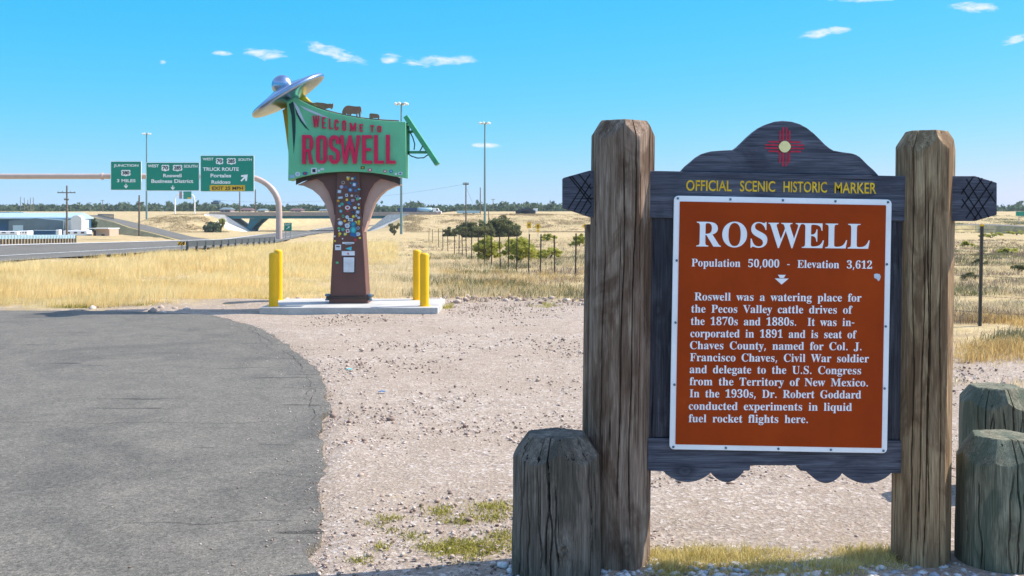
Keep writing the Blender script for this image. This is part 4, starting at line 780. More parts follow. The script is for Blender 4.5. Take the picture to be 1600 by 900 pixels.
# rail with cattle cut from plate
b = MB(); b.tube([(p[0], SY+.05, p[1]+.002) for p in xz([(400, 292), (450, 317), (505, 339), (560, 357), (630, 375), (700, 391), (775, 404), (850, 414), (940, 421), (1040, 426)], SY, K1)], .022, 8); b.build('top_rail', BROWN_ST, ws)
COW = [(660, 362), (664, 350), (670, 338), (680, 327), (692, 321), (706, 319), (722, 322), (742, 325), (762, 326), (778, 325), (786, 330), (789, 345), (790, 372), (787, 372), (785, 352), (782, 366), (784, 384), (782, 404), (774, 404), (773, 386), (768, 372), (762, 374), (764, 404), (757, 404), (754, 378), (740, 376), (724, 374), (719, 382), (720, 403), (712, 403), (710, 382), (704, 378), (704, 402), (697, 402), (695, 376), (687, 374), (682, 386), (676, 391), (668, 392), (663, 386), (661, 374)]
CALF = [(843, 378), (850, 372), (870, 373), (895, 376), (906, 381), (911, 392), (908, 420), (902, 419), (899, 403), (880, 405), (866, 403), (864, 412), (856, 414), (855, 402), (848, 414), (843, 413)]
DOG = [(382, 279), (440, 298), (470, 302), (492, 298), (540, 303), (566, 309), (578, 306), (590, 310), (599, 304), (601, 316), (598, 334), (588, 345), (580, 336), (566, 337), (546, 344), (544, 356), (531, 353), (530, 342), (510, 332), (484, 318), (440, 305), (396, 290)]
for pts, nm in ((DOG, 'steer_cutout'), (COW, 'steer_cutout'), (CALF, 'steer_cutout')):
    b = MB(); b.poly(xz(pts, SY, K1), SY+.03, SY+.06); b.build(nm, RUST, ws)
# flying saucer
uc = P(450.5, 149, SY+.15)
UM = Matrix.Translation(uc) @ Matrix.Rotation(math.radians(-31), 4, 'Y') @ Matrix.Rotation(math.radians(4), 4, 'X')
b = MB(); b.lathe([(.02, -.16), (.2, -.155), (.45, -.125), (.68, -.075), (.745, -.05), (.77, -.03), (.775, 0), (.765, .03), (.74, .048), (.60, .085), (.45, .12), (.32, .155), (.22, .185), (.02, .19)], n=64, mat=UM); saucer = b.build('flying_saucer', SILVER, ws, smooth=50)
b = MB(); b.lathe([(.20*math.cos(a), .215+.20*math.sin(a)) for a in np.linspace(-.55, 1.5, 14)], n=40, mat=UM); b.build('dome', SILVER, saucer, smooth=50)
b = MB(); q = P(462, 158); b.tube([UM @ Vector((.0, 0, -.14)), (q.x-.05, SY+.15, q.z-.15)], [.09, .10], 10); b.build('saucer_mount', GREEN_SIGN, ws)
# tilted panel on its bracket at the right end
b = MB(); b.bar(P(634.5, 182.5, SY+.1), P(684, 257, SY+.1), .34, .085); b.build('tilted_panel', LTGREEN, ws, bevel=.01)
b = MB(); b.bar(P(632.6, 184.2, SY+.1), P(681.3, 258, SY+.1), .30, .03); b.build('panel_backing', DKGREEN, ws)
fr = MB()
for a, c in (((638, 199), (638, 241)), ((637, 238), (671, 238)), ((638, 207), (648, 204.5)), ((634, 197), (639, 199))): fr.bar(P(*a, SY+.1), P(*c, SY+.1), .05, .05)
fr.build('bracket_frame', LTGREEN, ws, bevel=.004)
for pts in ([(637, 240), (643, 244), (652, 247), (662, 246.5), (670, 241)], [(641, 207), (645, 215), (648, 225), (647, 234)], [(656, 236), (659, 231), (661, 226)]):
    b = MB(); b.tube([P(x, y, SY+.05) for x, y in pts], .012, 6); b.build('cable', DKGREEN, ws)
# stickers: (x, y, half w, half h, colour, round?) picked in the crop of the column (9 px per photo px, origin 500,270)
SC = {'w': plain('white sticker', (.66, .68, .72), .5), 'b': plain('blue sticker', (.03, .14, .34), .5), 'l': plain('light blue sticker', (.32, .48, .62), .5), 'y': plain('yellow sticker', (.75, .62, .05), .5), 'o': plain('orange sticker', (.70, .36, .02), .5),
      'g': plain('green sticker', (.10, .45, .22), .5), 't': plain('teal sticker', (.04, .34, .36), .5), 'p': plain('mauve sticker', (.34, .27, .38), .5), 'r': plain('red sticker', (.5, .05, .06), .5), 'k': plain('black sticker', (.02, .02, .03), .5), 'n': plain('tan sticker', (.42, .32, .24), .5), 'c': plain('cyan sticker', (.08, .55, .62), .5)}
def sticker(px, row, hw, hh, c, rd=True, inner=None, Y=SY, par=None, y=.004, ang=0.):
    n = 14 if rd else 4; x0, z0 = W(px, row, Y).x, W(px, row, Y).z; q = Y/F
    def out(k): return [(x0+(hw*k*math.cos(a)*ca-hh*k*math.sin(a)*sa)*q, z0+(hw*k*math.cos(a)*sa+hh*k*math.sin(a)*ca)*q) for a in ([2*PI*i/n for i in range(n)] if rd else [PI/4+PI/2*i for i in range(4)])]
    ca, sa = math.cos(ang), math.sin(ang)
    if not rd: hw *= 1.414; hh *= 1.414
    b = MB(); b.poly(out(1), Y-y, Y+.002); s = b.build('sticker', SC[c], ws)
    if inner: b = MB(); b.poly(out(.55), Y-y-.003, Y); b.build('emblem', SC[inner], s)
ST = [(395, 82, 22, 26, 'o', 1, 'y'), (385, 62, 12, 10, 'w', 1, 0), (455, 82, 25, 22, 'n', 1, 'w'), (490, 68, 16, 14, 'b', 0, 0), (326, 138, 24, 24, 'n', 1, 'k'), (482, 165, 34, 34, 'b', 0, 'w'), (302, 198, 28, 28, 'p', 1, 'l'), (272, 263, 25, 22, 'l', 0, 'w'), (427, 240, 33, 32, 'b', 1, 'l'), (365, 200, 14, 16, 'b', 0, 0), (503, 250, 16, 18, 'b', 0, 0), (374, 315, 18, 20, 'w', 0, 'b'), (448, 322, 22, 20, 'n', 1, 'w'), (515, 330, 28, 20, 'p', 1, 'k'),
      (286, 350, 34, 16, 'l', 0, 'w'), (378, 380, 18, 18, 'y', 1, 0), (462, 388, 22, 18, 'p', 0, 0), (525, 370, 18, 19, 'g', 1, 0), (310, 440, 25, 24, 't', 1, 'g'), (408, 420, 26, 21, 'b', 1, 'b'), (388, 490, 36, 30, 'w', 1, 'r'), (388, 540, 14, 14, 'r', 1, 0), (490, 492, 26, 20, 'w', 1, 'l'), (292, 540, 23, 24, 't', 1, 'l'), (460, 556, 24, 20, 'k', 1, 'b'), (530, 552, 24, 22, 'l', 0, 'w'), (324, 610, 17, 22, 'g', 1, 'k'), (382, 622, 24, 24, 'w', 1, 'l'), (470, 614, 20, 18, 'y', 1, 0), (510, 604, 16, 20, 'l', 1, 0), (545, 632, 20, 17, 'w', 1, 'l'), (265, 652, 22, 14, 'n', 1, 0),
      (348, 678, 19, 18, 'o', 1, 0), (430, 660, 35, 20, 'w', 0, 't'), (548, 684, 19, 19, 'y', 1, 0), (545, 718, 20, 17, 'o', 1, 0), (287, 708, 36, 34, 'l', 1, 'w'), (384, 745, 34, 34, 'w', 1, 'l'), (466, 722, 36, 36, 'b', 0, 't'), (468, 805, 46, 50, 't', 1, 'c'), (470, 870, 42, 24, 'b', 0, 0), (535, 776, 22, 22, 'l', 1, 'k'), (265, 780, 20, 19, 'g', 1, 0), (322, 795, 26, 26, 't', 1, 'g'), (390, 817, 25, 25, 'w', 0, 'r'), (278, 856, 20, 18, 'y', 1, 0), (358, 862, 17, 18, 'y', 1, 0), (533, 862, 35, 26, 'w', 1, 'l'), (268, 814, 10, 9, 'w', 0, 0)]
for i, (x, y, a, c, k, rd, inn) in enumerate(ST): sticker(500+x/9, 270+y/9, a/9, c/9, k, bool(rd), inn or None, ang=(rnd.random()-.5)*.5, y=.003+.0004*(i % 7))
for x, y, a, c, k, rd, inn in [(234, 39, 16, 15, 'y', 1, 0), (300, 43, 15, 15, 'y', 1, 0), (412, 110, 17, 17, 'r', 1, 0), (468, 88, 15, 11, 'y', 1, 0), (176, 124, 11, 10, 'y', 1, 0), (172, 70, 9, 9, 'w', 0, 0), (264, 97, 8, 8, 'w', 0, 0), (332, 147, 70, 10, 'w', 0, 0), (332, 159, 36, 7, 'l', 0, 0), (212, 199, 35, 32, 'w', 0, 0), (210, 190, 22, 7, 'k', 0, 0), (331, 268, 76, 26, 'w', 0, 0), (330, 272, 8, 11, 'r', 0, 0), (201, 378, 17, 14, 'g', 1, 0)]:
    sticker(500+x/7.5, 360+y/7.5, a/7.5, c/7.5, k, bool(rd), inn or None, y=.004 if k in 'kr' and y > 150 else .003)
for i in range(20):
    y = rnd.uniform(60, 900); hw = lerp(150, 185, y/900); k = rnd.choice('wlbygtponck')
    sticker(500+(395+rnd.uniform(-hw, hw))/9, 270+y/9, rnd.uniform(10, 22)/9, rnd.uniform(9, 20)/9, k, rnd.random() < .6, None, ang=rnd.uniform(-.4, .4), y=.0026)
b = MB(); b.poly(xz([(298, 212), (372, 188), (366, 236)], SY, (7.5, 500, 360)), SY-.003, SY+.002); b.build('sticker', SC['c'], ws)
b = MB(); b.poly(xz([(270, 308), (410, 308), (410, 500), (270, 500)], SY, (7.5, 500, 360)), SY-.010, SY+.002); nt_ = b.build('notice_frame', SC['k'], ws)
b = MB(); b.poly(xz([(277, 315), (403, 315), (401, 490), (277, 490)], SY, (7.5, 500, 360)), SY-.013, SY-.005); b.build('notice_sheet', SC['w'], nt_)
for x, y, a, c, k, rd, inn in [(328, 796, 18, 11, 'l', 0, 0), (365, 780, 17, 16, 'w', 1, 'l'), (415, 776, 18, 12, 'b', 1, 'r'), (474, 757, 19, 19, 'w', 0, 'k'), (507, 757, 8, 7, 'w', 0, 0), (530, 746, 12, 8, 'w', 0, 0), (800, 737, 13, 9, 'k', 0, 'o'), (848, 752, 13, 9, 'r', 0, 'w'), (950, 761, 12, 10, 'r', 1, 'w'), (990, 762, 12, 11, 'b', 1, 'l'), (1022, 779, 7, 7, 'w', 0, 0), (1052, 775, 13, 9, 'w', 0, 'b')]:
    sticker(380+x/K1[0], 90+y/K1[0], a/K1[0], c/K1[0], k, bool(rd), inn or None, Y=YF, par=panel, y=.005)
# bollards
def bollard(px, Y, row_top, label):
    x = (px-800)*Y/F; h = CAM_Z+(HZ-row_top)*Y/F-.115
    o = thing('yellow_bollard', (x, Y, .115), label, 'bollard', 'yellow bollards at the corners of the pad')
    b = MB(); b.lathe([(.082, 0), (.082, h-.05), (.079, h-.03), (.07, h-.014), (.05, h-.004), (.01, h)], n=24); b.build('sleeve', YEL, o, local=True, smooth=50)
    b = MB(); b.lathe([(.12, 0), (.12, .006), (.084, .010)], n=24); b.build('base_ring', YEL, o, local=True, smooth=30)
bollard(427.4, 20.0, 394.5, 'yellow bollard at front left of the pad, nearer the camera')
bollard(434.6, 21.5, 389.7, 'yellow bollard at rear left of the pad, half hidden by another')
bollard(663.2, 20.0, 395, 'yellow bollard at front right of the pad, nearer the camera')
bollard(651.6, 21.5, 390, 'yellow bollard at rear right of the pad, beside the grass')

# ------------------------------------------------------------------ overhead sign gantry
GY = 118.0
g0 = hit(436, 375); GY = g0.y
gantry = thing('sign_gantry', g0, 'tan arched pipe gantry holding three green highway signs over the road', 'sign gantry')
pts = [W(436, 377, GY)]+[W(436, r, GY) for r in (360, 345, 332)]+[W(380+56*math.sin(a), 325-49.5*math.cos(a), GY) for a in [PI/2*(1-i/10) for i in range(1, 11)]]+[W(px, 275.5, GY) for px in (300, 160, 20, -120, -260)]
b = MB(); b.tube(pts, [.34]*4+[.33]*4+[.29]*(len(pts)-8), 16); b.build('pipe_arch', GANTRY, gantry, smooth=50)
b = MB(); b.tube([W(-300, 275.5, GY)+Vector((0, 0, -9)), W(-300, 275.5, GY), W(-260, 275.5, GY)], .3, 12); b.build('pipe_leg', GANTRY, gantry, smooth=50)
b = MB()
for px in (160, -60): b.tube([W(px-1.2, 275.5, GY), W(px+1.2, 275.5, GY)], .38, 16)
b.build('pipe_collar', GANTRY, gantry)
KG = (1600/300, 160, 230); SYG = GY-.75
def gx(x, y, Y=SYG): return W(160+x/KG[0], 230+y/KG[0], Y)
def gbox(x0, y0, x1, y1, r, n=4):
    a, c = gx(x0, y1), gx(x1, y0); return rrect(a.x, c.x, a.z, c.z, r*SYG/F/KG[0], n)
def gtext(sign, s, x0, x1, y0, y1, mat=None):
    a, c = gx(x0, y1), gx(x1, y0); vf = fit(sans(s, .02, .022), c.x-a.x, c.z-a.z); mb = MB()
    mb.add(*place(vf, lambda x, y, z: (a.x+x, SYG-.03-z, a.z+y))); mb.build('lettering' if mat is None else 'route_number', mat or HWY_WHITE, sign)
def shield(sign, x0, x1, y0, y1, s):
    a, c = gx(x0, y1), gx(x1, y0); w, h = c.x-a.x, c.z-a.z
    o = [(.08, .1), (.3, .12), (.5, .0), (.7, .12), (.92, .1), (1, .35), (.93, .6), (1, .84), (.84, 1), (.66, .93), (.5, 1), (.34, .93), (.16, 1), (0, .84), (.07, .6), (0, .35)]
    b = MB(); b.poly([(a.x+u*w, a.z+v*h) for u, v in o], SYG-.03, SYG-.005); b.build('route_shield', HWY_WHITE, sign)
    vf = fit(sans(s, .02, .03), w*.74, h*.56); mb = MB(); mb.add(*place(vf, lambda x, y, z: (a.x+.13*w+x, SYG-.05-z, a.z+.26*h+y))); mb.build('route_number', HWY_BLACK, sign)
def garrow(sign, cx, cy, r, ang):
    c = gx(cx, cy); q = r*SYG/F/KG[0]
    o = [(-.17, -1), (.17, -1), (.17, .05), (.62, -.38), (.85, -.1), (0, .95), (-.85, -.1), (-.62, -.38), (-.17, .05)]
    b = MB(); b.poly([(c.x+(u*math.cos(ang)-v*math.sin(ang))*q, c.z+(u*math.sin(ang)+v*math.cos(ang))*q) for u, v in o], SYG-.04, SYG-.004); b.build('arrow', HWY_WHITE, sign)
def panel_sign(x0, y0, x1, y1):
    b = MB(); b.poly(gbox(x0, y0, x1, y1, 6), SYG, SYG+.08); s = b.build('sign_face', HWY_WHITE, gantry)
    b = MB(); b.poly(gbox(x0+4, y0+4, x1-4, y1-4, 5), SYG-.006, SYG+.01); b.build('green_field', HWY_GREEN, s)
    b = MB()
    for t in (.22, .78):
        a = gx(lerp(x0, x1, t), y1-20); c = gx(lerp(x0, x1, t), y0+20); b.box(a.x-.06, a.x+.06, SYG+.082, GY-.2, a.z, c.z)
    b.build('mounting_bracket', GALV, s); return s
s1 = panel_sign(68, 117, 325, 359); gtext(s1, 'JUNCTION', 95, 301, 142, 169); shield(s1, 156, 236, 188, 243, '380'); gtext(s1, '3 MILES', 122, 277, 266, 292); garrow(s1, 197, 325, 20, PI)
s2 = panel_sign(363, 126, 808, 365); gtext(s2, 'WEST', 379, 470, 144, 168); shield(s2, 492, 558, 146, 202, '70'); shield(s2, 586, 668, 146, 202, '285'); gtext(s2, 'SOUTH', 680, 792, 147, 171); gtext(s2, 'Roswell', 508, 660, 222, 251); gtext(s2, 'Business District', 409, 758, 267, 298); garrow(s2, 587, 338, 20, PI)
s3 = panel_sign(816, 68, 1264, 371); gtext(s3, 'WEST', 836, 926, 88, 110); shield(s3, 945, 1008, 90, 146, '70'); shield(s3, 1036, 1114, 90, 146, '285'); gtext(s3, 'SOUTH', 1133, 1245, 92, 114); gtext(s3, 'TRUCK ROUTE', 839, 1137, 168, 198); gtext(s3, 'Portales', 902, 1073, 221, 252); gtext(s3, 'Ruidoso', 910, 1068, 275, 305); garrow(s3, 1184, 254, 40, -PI/4)
b = MB(); b.poly(gbox(895, 316, 1189, 364, 4), SYG-.02, SYG-.008); b.build('exit_tab', HWY_YEL, s3)
a, c = gx(915, 356), gx(1173, 328); vf = fit(sans('EXIT 25 MPH', .01, .02), c.x-a.x, c.z-a.z); mb = MB(); mb.add(*place(vf, lambda x, y, z: (a.x+x, SYG-.03-z, a.z+y))); mb.build('exit_lettering', HWY_BLACK, s3)

# smaller gantry far away on the embankment
FY = 430.
f0 = W(289, 333, FY); far = thing('sign_gantry', (f0.x, FY, tz(f0.x, FY)), 'small far white arched gantry with one green sign above the embankment', 'sign gantry')
pts = [W(273.5, 336, FY), W(273.5, 312, FY), W(274.5, 306.5, FY), W(277.5, 304, FY), W(283, 303.5, FY), W(296, 303.5, FY), W(301, 304.5, FY), W(303.5, 308, FY), W(304.2, 314, FY), W(304.2, 336, FY)]
b = MB(); b.tube(pts, .24, 10); b.build('pipe_arch', HWY_WHITE, far, smooth=50)
for x0, x1, r0, r1, m, nm in ((286.5, 299, 299, 311, HWY_GREEN, 'sign_face'), (280, 284.5, 299, 310.5, MAUVE, 'sign_back')):
    a, c = W(x0, r1, FY-.6), W(x1, r0, FY-.6); b = MB(); b.box(a.x, c.x, FY-.6, FY-.45, a.z, c.z); s = b.build(nm, m, far)
    if nm == 'sign_face': a, c = W(293, 311, FY-.65), W(298.7, 308.5, FY-.65); b = MB(); b.box(a.x, c.x, FY-.65, FY-.605, a.z, c.z); b.build('exit_tab', HWY_YEL, s)

# ------------------------------------------------------------------ overpass
BY = 300.
br = thing('overpass_bridge', (W(480, 335, BY).x, BY, -2.4), 'tan and teal highway overpass with a slanted pier and white paved slopes', 'bridge')
def bb(name, x0, x1, r0, r1, y0, y1, mat): a, c = W(x0, r1, BY), W(x1, r0, BY); m = MB(); m.box(a.x, c.x, BY+y0, BY+y1, a.z, c.z); return m.build(name, mat, br)
bb('parapet', 327, 684, 331.2, 335, 0, .5, CONC_T); bb('deck', 327, 684, 335, 337.2, -.25, 12, CONC_T); bb('parapet', 327, 684, 331.2, 335, 11, 11.5, CONC_T)
for y0 in (.3, 3.6, 7, 10.3): bb('girder', 350, 604, 337.2, 341.6, y0, y0+.7, TEAL)
for y0 in (1.2, 8.2):
    pts = [(381, 361.5), (390.5, 361.5), (392, 357), (398, 350), (408, 341.7), (388.5, 341.7), (386.5, 350), (382.5, 356)]
    m = MB(); m.poly([(W(x, r, BY).x, W(x, r, BY).z) for x, r in pts], BY+y0, BY+y0+1.6); m.build('pier', TEAL, br)
bb('pier_footing', 376, 397, 361, 363.5, .5, 11, CONC)
def slope(x_top, x_bot, x_out):
    zt, zb = 1.2, -2.5; X = lambda px: (px-800)*BY/F
    v = [(X(x_top), BY-.3, zt+1), (X(x_bot), BY-.3, zb), (X(x_bot), BY+12, zb), (X(x_top), BY+12, zt+1), (X(x_out), BY-1.5, zt+1.2), (X(x_out)+(X(x_top)-X(x_out))*.35, BY-14, zb-.15), (X(x_bot)+(X(x_top)-X(x_bot))*.25, BY-12, zb-.15), (X(x_out), BY+12, zt+1.2)]
    m = MB(); m.add(v, [(0, 1, 2, 3), (0, 4, 5, 6, 1), (0, 3, 7, 4), (4, 7, 2, 5), (1, 6, 5, 2)]); m.build('slope_paving', CONC_W, br)
slope(351, 392, 322); slope(606, 571, 640)
# rails along the embankment crest beside the bridge
def rail(name, label, a, c, h, mat, step, group=None, posts=True, beam_h=.32):
    o = thing(name, ((a+c)/2).to_tuple(), label, 'guardrail', group); n = max(1, int((c-a).length/step))
    m = MB(); m.bar(a+Vector((0, 0, h-.16)), c+Vector((0, 0, h-.16)), .08, beam_h); m.build('rail_beam', mat, o)
    if posts:
        for i in range(n+1):
            p = a.lerp(c, i/n); m = MB(); m.box(p.x-.07, p.x+.07, p.y+.05, p.y+.2, p.z-.3, p.z+h-.05); m.build('post', WOOD_POLE if mat == RAIL_BLUE else RAIL_DARK, o)
a, c = hit(-25, 384.2), hit(117, 381); a.z += .05; rail('guardrail', 'pale blue guardrail on close set posts in front of the warehouse', a, c, .78, RAIL_BLUE, (c-a).length/30)
a, c = Vector((W(292, 394, 62).x, 62, tz(-19, 62))), Vector((W(428, 383, 88).x, 88, tz(-19, 88))); rail('guardrail', 'dull grey guardrail running through dry grass below the overhead signs', a, c, .66, RAIL_DARK, 1.9)
a, c = W(153, 339, 322), W(177, 340.5, 262); rail('guardrail', 'short dark guardrail at the top of the ramp road', a, c, .9, RAIL_DARK, 4)
a = hit(285, 394.5); a = Vector((W(285, 390, 62).x, 62, tz(-18, 62))); om = thing('hazard_marker', a, 'small black and yellow striped hazard board at the end of the guardrail', 'road sign')
m = MB(); x0, x1 = W(278.5, 0, 62).x, W(290, 0, 62).x; z0, z1 = W(0, 383.2, 62).z, W(0, 377.6, 62).z; m.box(x0, x1, 61.9, 61.94, z0, z1); fc = m.build('board', HWY_YEL, om)
m = MB()
for k in range(3):
    t = x0+(x1-x0)*(k*.34); w = (x1-x0)*.16; d = (z1-z0); e = min(d*.8, x1-t-w); m.poly([(t, z0+.003), (t+w, z0+.003), (min(x1, t+w+e), z1-.003), (min(x1-.02, t+e), z1-.003)], 61.89, 61.91)
m.build('stripe_pattern', HWY_BLACK, fc); m = MB(); m.box((x0+x1)/2-.04, (x0+x1)/2+.04, 61.95, 62, tz(-18, 62)-.1, z1-.05); m.build('post', GALV, om)
# little green exit sign on two legs
q = hit(450, 373.5); ex = thing('exit_sign', q, 'small green exit sign on two thin legs beside the gantry post', 'road sign'); Y = q.y
a, c = W(444.2, 360.2, Y), W(456, 348, Y); m = MB(); m.box(a.x, c.x, Y-.1, Y-.06, a.z, c.z); fc = m.build('sign_face', HWY_GREEN, ex)
for px in (446.5, 453.7): m = MB(); p = W(px, 349, Y); m.box(p.x-.035, p.x+.035, Y-.055, Y, q.z-.2, p.z); m.build('leg', GALV, ex)
vf = fit(sans('EXIT', .01), (c.x-a.x)*.7, (c.z-a.z)*.26); m = MB(); m.add(*place(vf, lambda x, y, z: (a.x+(c.x-a.x)*.15+x, Y-.11-z, a.z+(c.z-a.z)*.64+y))); m.build('lettering', HWY_WHITE, fc)
w = c.x-a.x; m = MB(); m.poly([(a.x+w*u, a.z+w*v) for u, v in ((.28, .2), (.34, .14), (.58, .38), (.64, .28), (.74, .56), (.46, .48), (.54, .43))], Y-.115, Y-.095); m.build('arrow', HWY_WHITE, fc)

# ------------------------------------------------------------------ high mast lights, utility poles
def mast(px, r_top, Y, label, zb=None):
    x = (px-800)*Y/F; z0 = tz(x, Y) if zb is None else zb; zt = CAM_Z+(HZ-r_top)*Y/F; q = Y/300
    o = thing('light_mast', (x, Y, z0), label, 'light mast', 'tall light masts along the highway')
    m = MB(); m.tube([(0, 0, -.3), (0, 0, (zt-z0)*.5), (0, 0, zt-z0)], [.30*q**.5, .24*q**.5, .15*q**.5], 12); m.build('pole', MAST, o, local=True, smooth=50)
    m = MB(); m.lathe([(.15, -.3), (.85, -.27), (.85, -.17), (.15, 0)], (0, 0, zt-z0), 16); m.build('lamp_ring', MAST, o, local=True)
    for k in range(6):
        a = k*PI/3+.3; m = MB(); m.lathe([(.10, .14), (.30, -.03), (.28, -.28), (.06, -.34)], (1.1*math.cos(a), 1.1*math.sin(a), zt-z0-.1), 10); m.build('lamp_head', LAMP, o, local=True, smooth=50)
    return o
mast(229, 208, 330, 'tall light mast rising behind the green overhead signs')
mast(627, 160.5, 205, 'tall light mast rising behind the right end of the welcome sign')
mast(757.5, 191, 250, 'tall light mast rising alone from the big dark bushes')
def upole(px, r_top, r_base, Y, label, arms=((.93, 1.6),), r=.14, group='utility poles', lean=0, zb=None):
    x = (px-800)*Y/F; zt = CAM_Z+(HZ-r_top)*Y/F; z0 = zb if zb is not None else CAM_Z+(HZ-r_base)*Y/F
    z0 = min(z0, tz(x, Y)); H = zt-z0
    o = thing('utility_pole', (x, Y, z0), label, 'utility pole', group)
    m = MB(); m.tube([(0, 0, -.4), (lean*H, 0, H)], [r*1.15, r*.8], 10); m.build('pole', WOOD_POLE, o, local=True, smooth=50)
    for t, w in arms:
        m = MB(); m.box(lean*H*t-w, lean*H*t+w, -.2, -.09, H*t-.07, H*t+.07); arm = m.build('crossarm', WOOD_POLE, o, local=True)
        for k in (-.92, -.45, .45, .92): m = MB(); m.lathe([(.05, .07), (.07, .16), (.04, .26)], (lean*H*t+w*k, -.145, H*t), 8); m.build('insulator', GALV, arm, local=True)
    return o, Vector((x+lean*H, Y, zt))
UP = []
q = hit(104.5, 369); UP.append(upole(104.5, 290, 369, q.y, 'utility pole with a wide double crossarm standing before the warehouse', ((.86, 1.35), (.72, .35)))[1])
q = hit(217.5, 369); UP.append(upole(217.5, 305, 369, q.y, 'bare grey utility pole beside the lower end of the ramp road', ((.80, .3),))[1])
q = hit(728, 371); UP.append(upole(728, 285, 371, q.y, 'slim utility pole standing between dark bushes and the light green shrubs', ((.965, .38),), .10))
m = MB(); 
q = hit(763.5, 367); upole(763.5, 324, 367, q.y, 'short stubby pole in front of the large dark bush', (), .09)
upole(750.5, 293, 336, 330, 'thin far pole just left of the lone light mast', (), .16)
upole(374.6, 299, 335, 330, 'dark pole behind the bridge, left of its neighbour by the gantry arch', (), .2); upole(399, 296, 335, 330, 'dark pole behind the bridge, nearest the gantry arch', (), .2)
for px, rt in ((32, 307.5), (38, 309), (43.5, 312), (47.5, 309), (52, 308.5), (140.5, 316), (160.5, 312.5), (770.5, 310.5)):
    upole(px, rt, 330, 480, 'thin distant pole standing up out of the tree line', ((.93, .9),) if px > 100 else (), .14, 'distant poles in the tree line')
def wire(label, a, c, sag, r):
    n = 14; m = MB(); m.tube([a.lerp(c, i/n)-Vector((0, 0, sag*4*(i/n)*(1-i/n))) for i in range(n+1)], r, 5)
    tag(m.build('power_line', TPOST, None, origin=a), label, 'power line')
p728 = UP[2][1]
wire('thin overhead wire running left from the slim pole past the welcome sign', p728-Vector((0, 0, .2)), W(330, 312, 170), 1.2, .010)
wire('thin guy wire slanting from the slim pole down to the right', p728-Vector((0, 0, .6)), hit(762, 366), .3, .012)

# ------------------------------------------------------------------ warehouse yard on the left
q = hit(60, 367.5); Y = q.y
def R(m, x0, x1, r0, r1, y0, y1, YY=None): a, c = W(x0, r1, YY or Y), W(x1, r0, YY or Y); m.box(a.x, c.x, y0, y1, a.z, c.z); return m
zg = tz(q.x, Y)
wh = thing('warehouse', q, 'long low metal warehouse with pale roof and grey gabled front', 'warehouse')
m = MB(); R(m, -60, 88, 339.5, 370, Y+8, Y+15); m.build('wall', BLUEWALL, wh)
m = MB(); x0, x1 = W(-65, 0, Y).x, W(89, 0, Y).x; zr0, zr1 = W(0, 340, Y).z, W(0, 335.2, Y).z
m.add([(x0, Y+6.8, zr0), (x1, Y+6.8, zr0), (x1, Y+11.5, zr1+.35), (x0, Y+11.5, zr1+.35), (x0, Y+16, zr0), (x1, Y+16, zr0), (x0, Y+6.8, zr0-.25), (x1, Y+6.8, zr0-.25), (x1, Y+16, zr0-.25), (x0, Y+16, zr0-.25)],
      [(0, 1, 2, 3), (3, 2, 5, 4), (6, 7, 1, 0), (1, 7, 8, 5, 2), (0, 3, 4, 9, 6), (6, 9, 8, 7), (4, 5, 8, 9)]); m.build('roof', METAL_ROOF, wh)
m = MB(); pts = [(7, 369), (93, 369), (93, 344.6), (50, 341.2), (7, 344.9)]; m.poly([(W(x, r, Y).x, W(x, r, Y).z) for x, r in pts], Y+1.5, Y+7.99); m.build('gabled_front', METAL_WALL, wh)
for x0, x1 in ((14, 30), (70, 82)): m = MB(); R(m, x0, x1, 352, 369, Y+1.44, Y+1.6); m.build('roller_door', METAL_ROOF if x0 < 20 else METAL_WALL, wh)
m = MB(); R(m, 93.2, 110, 343.6, 369, Y+2.2, Y+7.9); m.build('white_annex', WHITEWALL, wh)
sh = thing('arched_shed', W(117, 366, Y), 'white windowless shed with an arched top at the warehouse corner', 'shed')
pts = [(108.2, 369), (125.4, 369), (125.4, 343)]+[(116.8+8.6*math.cos(a), 343-6.5*math.sin(a)) for a in np.linspace(.2, PI-.2, 10)]+[(108.2, 343)]
m = MB(); m.poly([(W(x, r, Y).x, W(x, r, Y).z) for x, r in pts], Y+.6, Y+2.1); m.build('wall', WHITEWALL, sh)
m = MB(); R(m, 114, 120, 358, 367, Y+.56, Y+.7); m.build('door', WHITE, sh)
tr = thing('teal_roof_building', W(4, 345, Y+60), 'small building with a teal roof peeping over the warehouse', 'building')
m = MB(); R(m, -20, 15, 333.2, 345, Y+60, Y+66, Y+60); m.build('wall', WHITEWALL, tr); m = MB(); R(m, -21, 16, 331, 333.15, Y+59.5, Y+66.5, Y+60); m.build('roof', TEAL, tr)
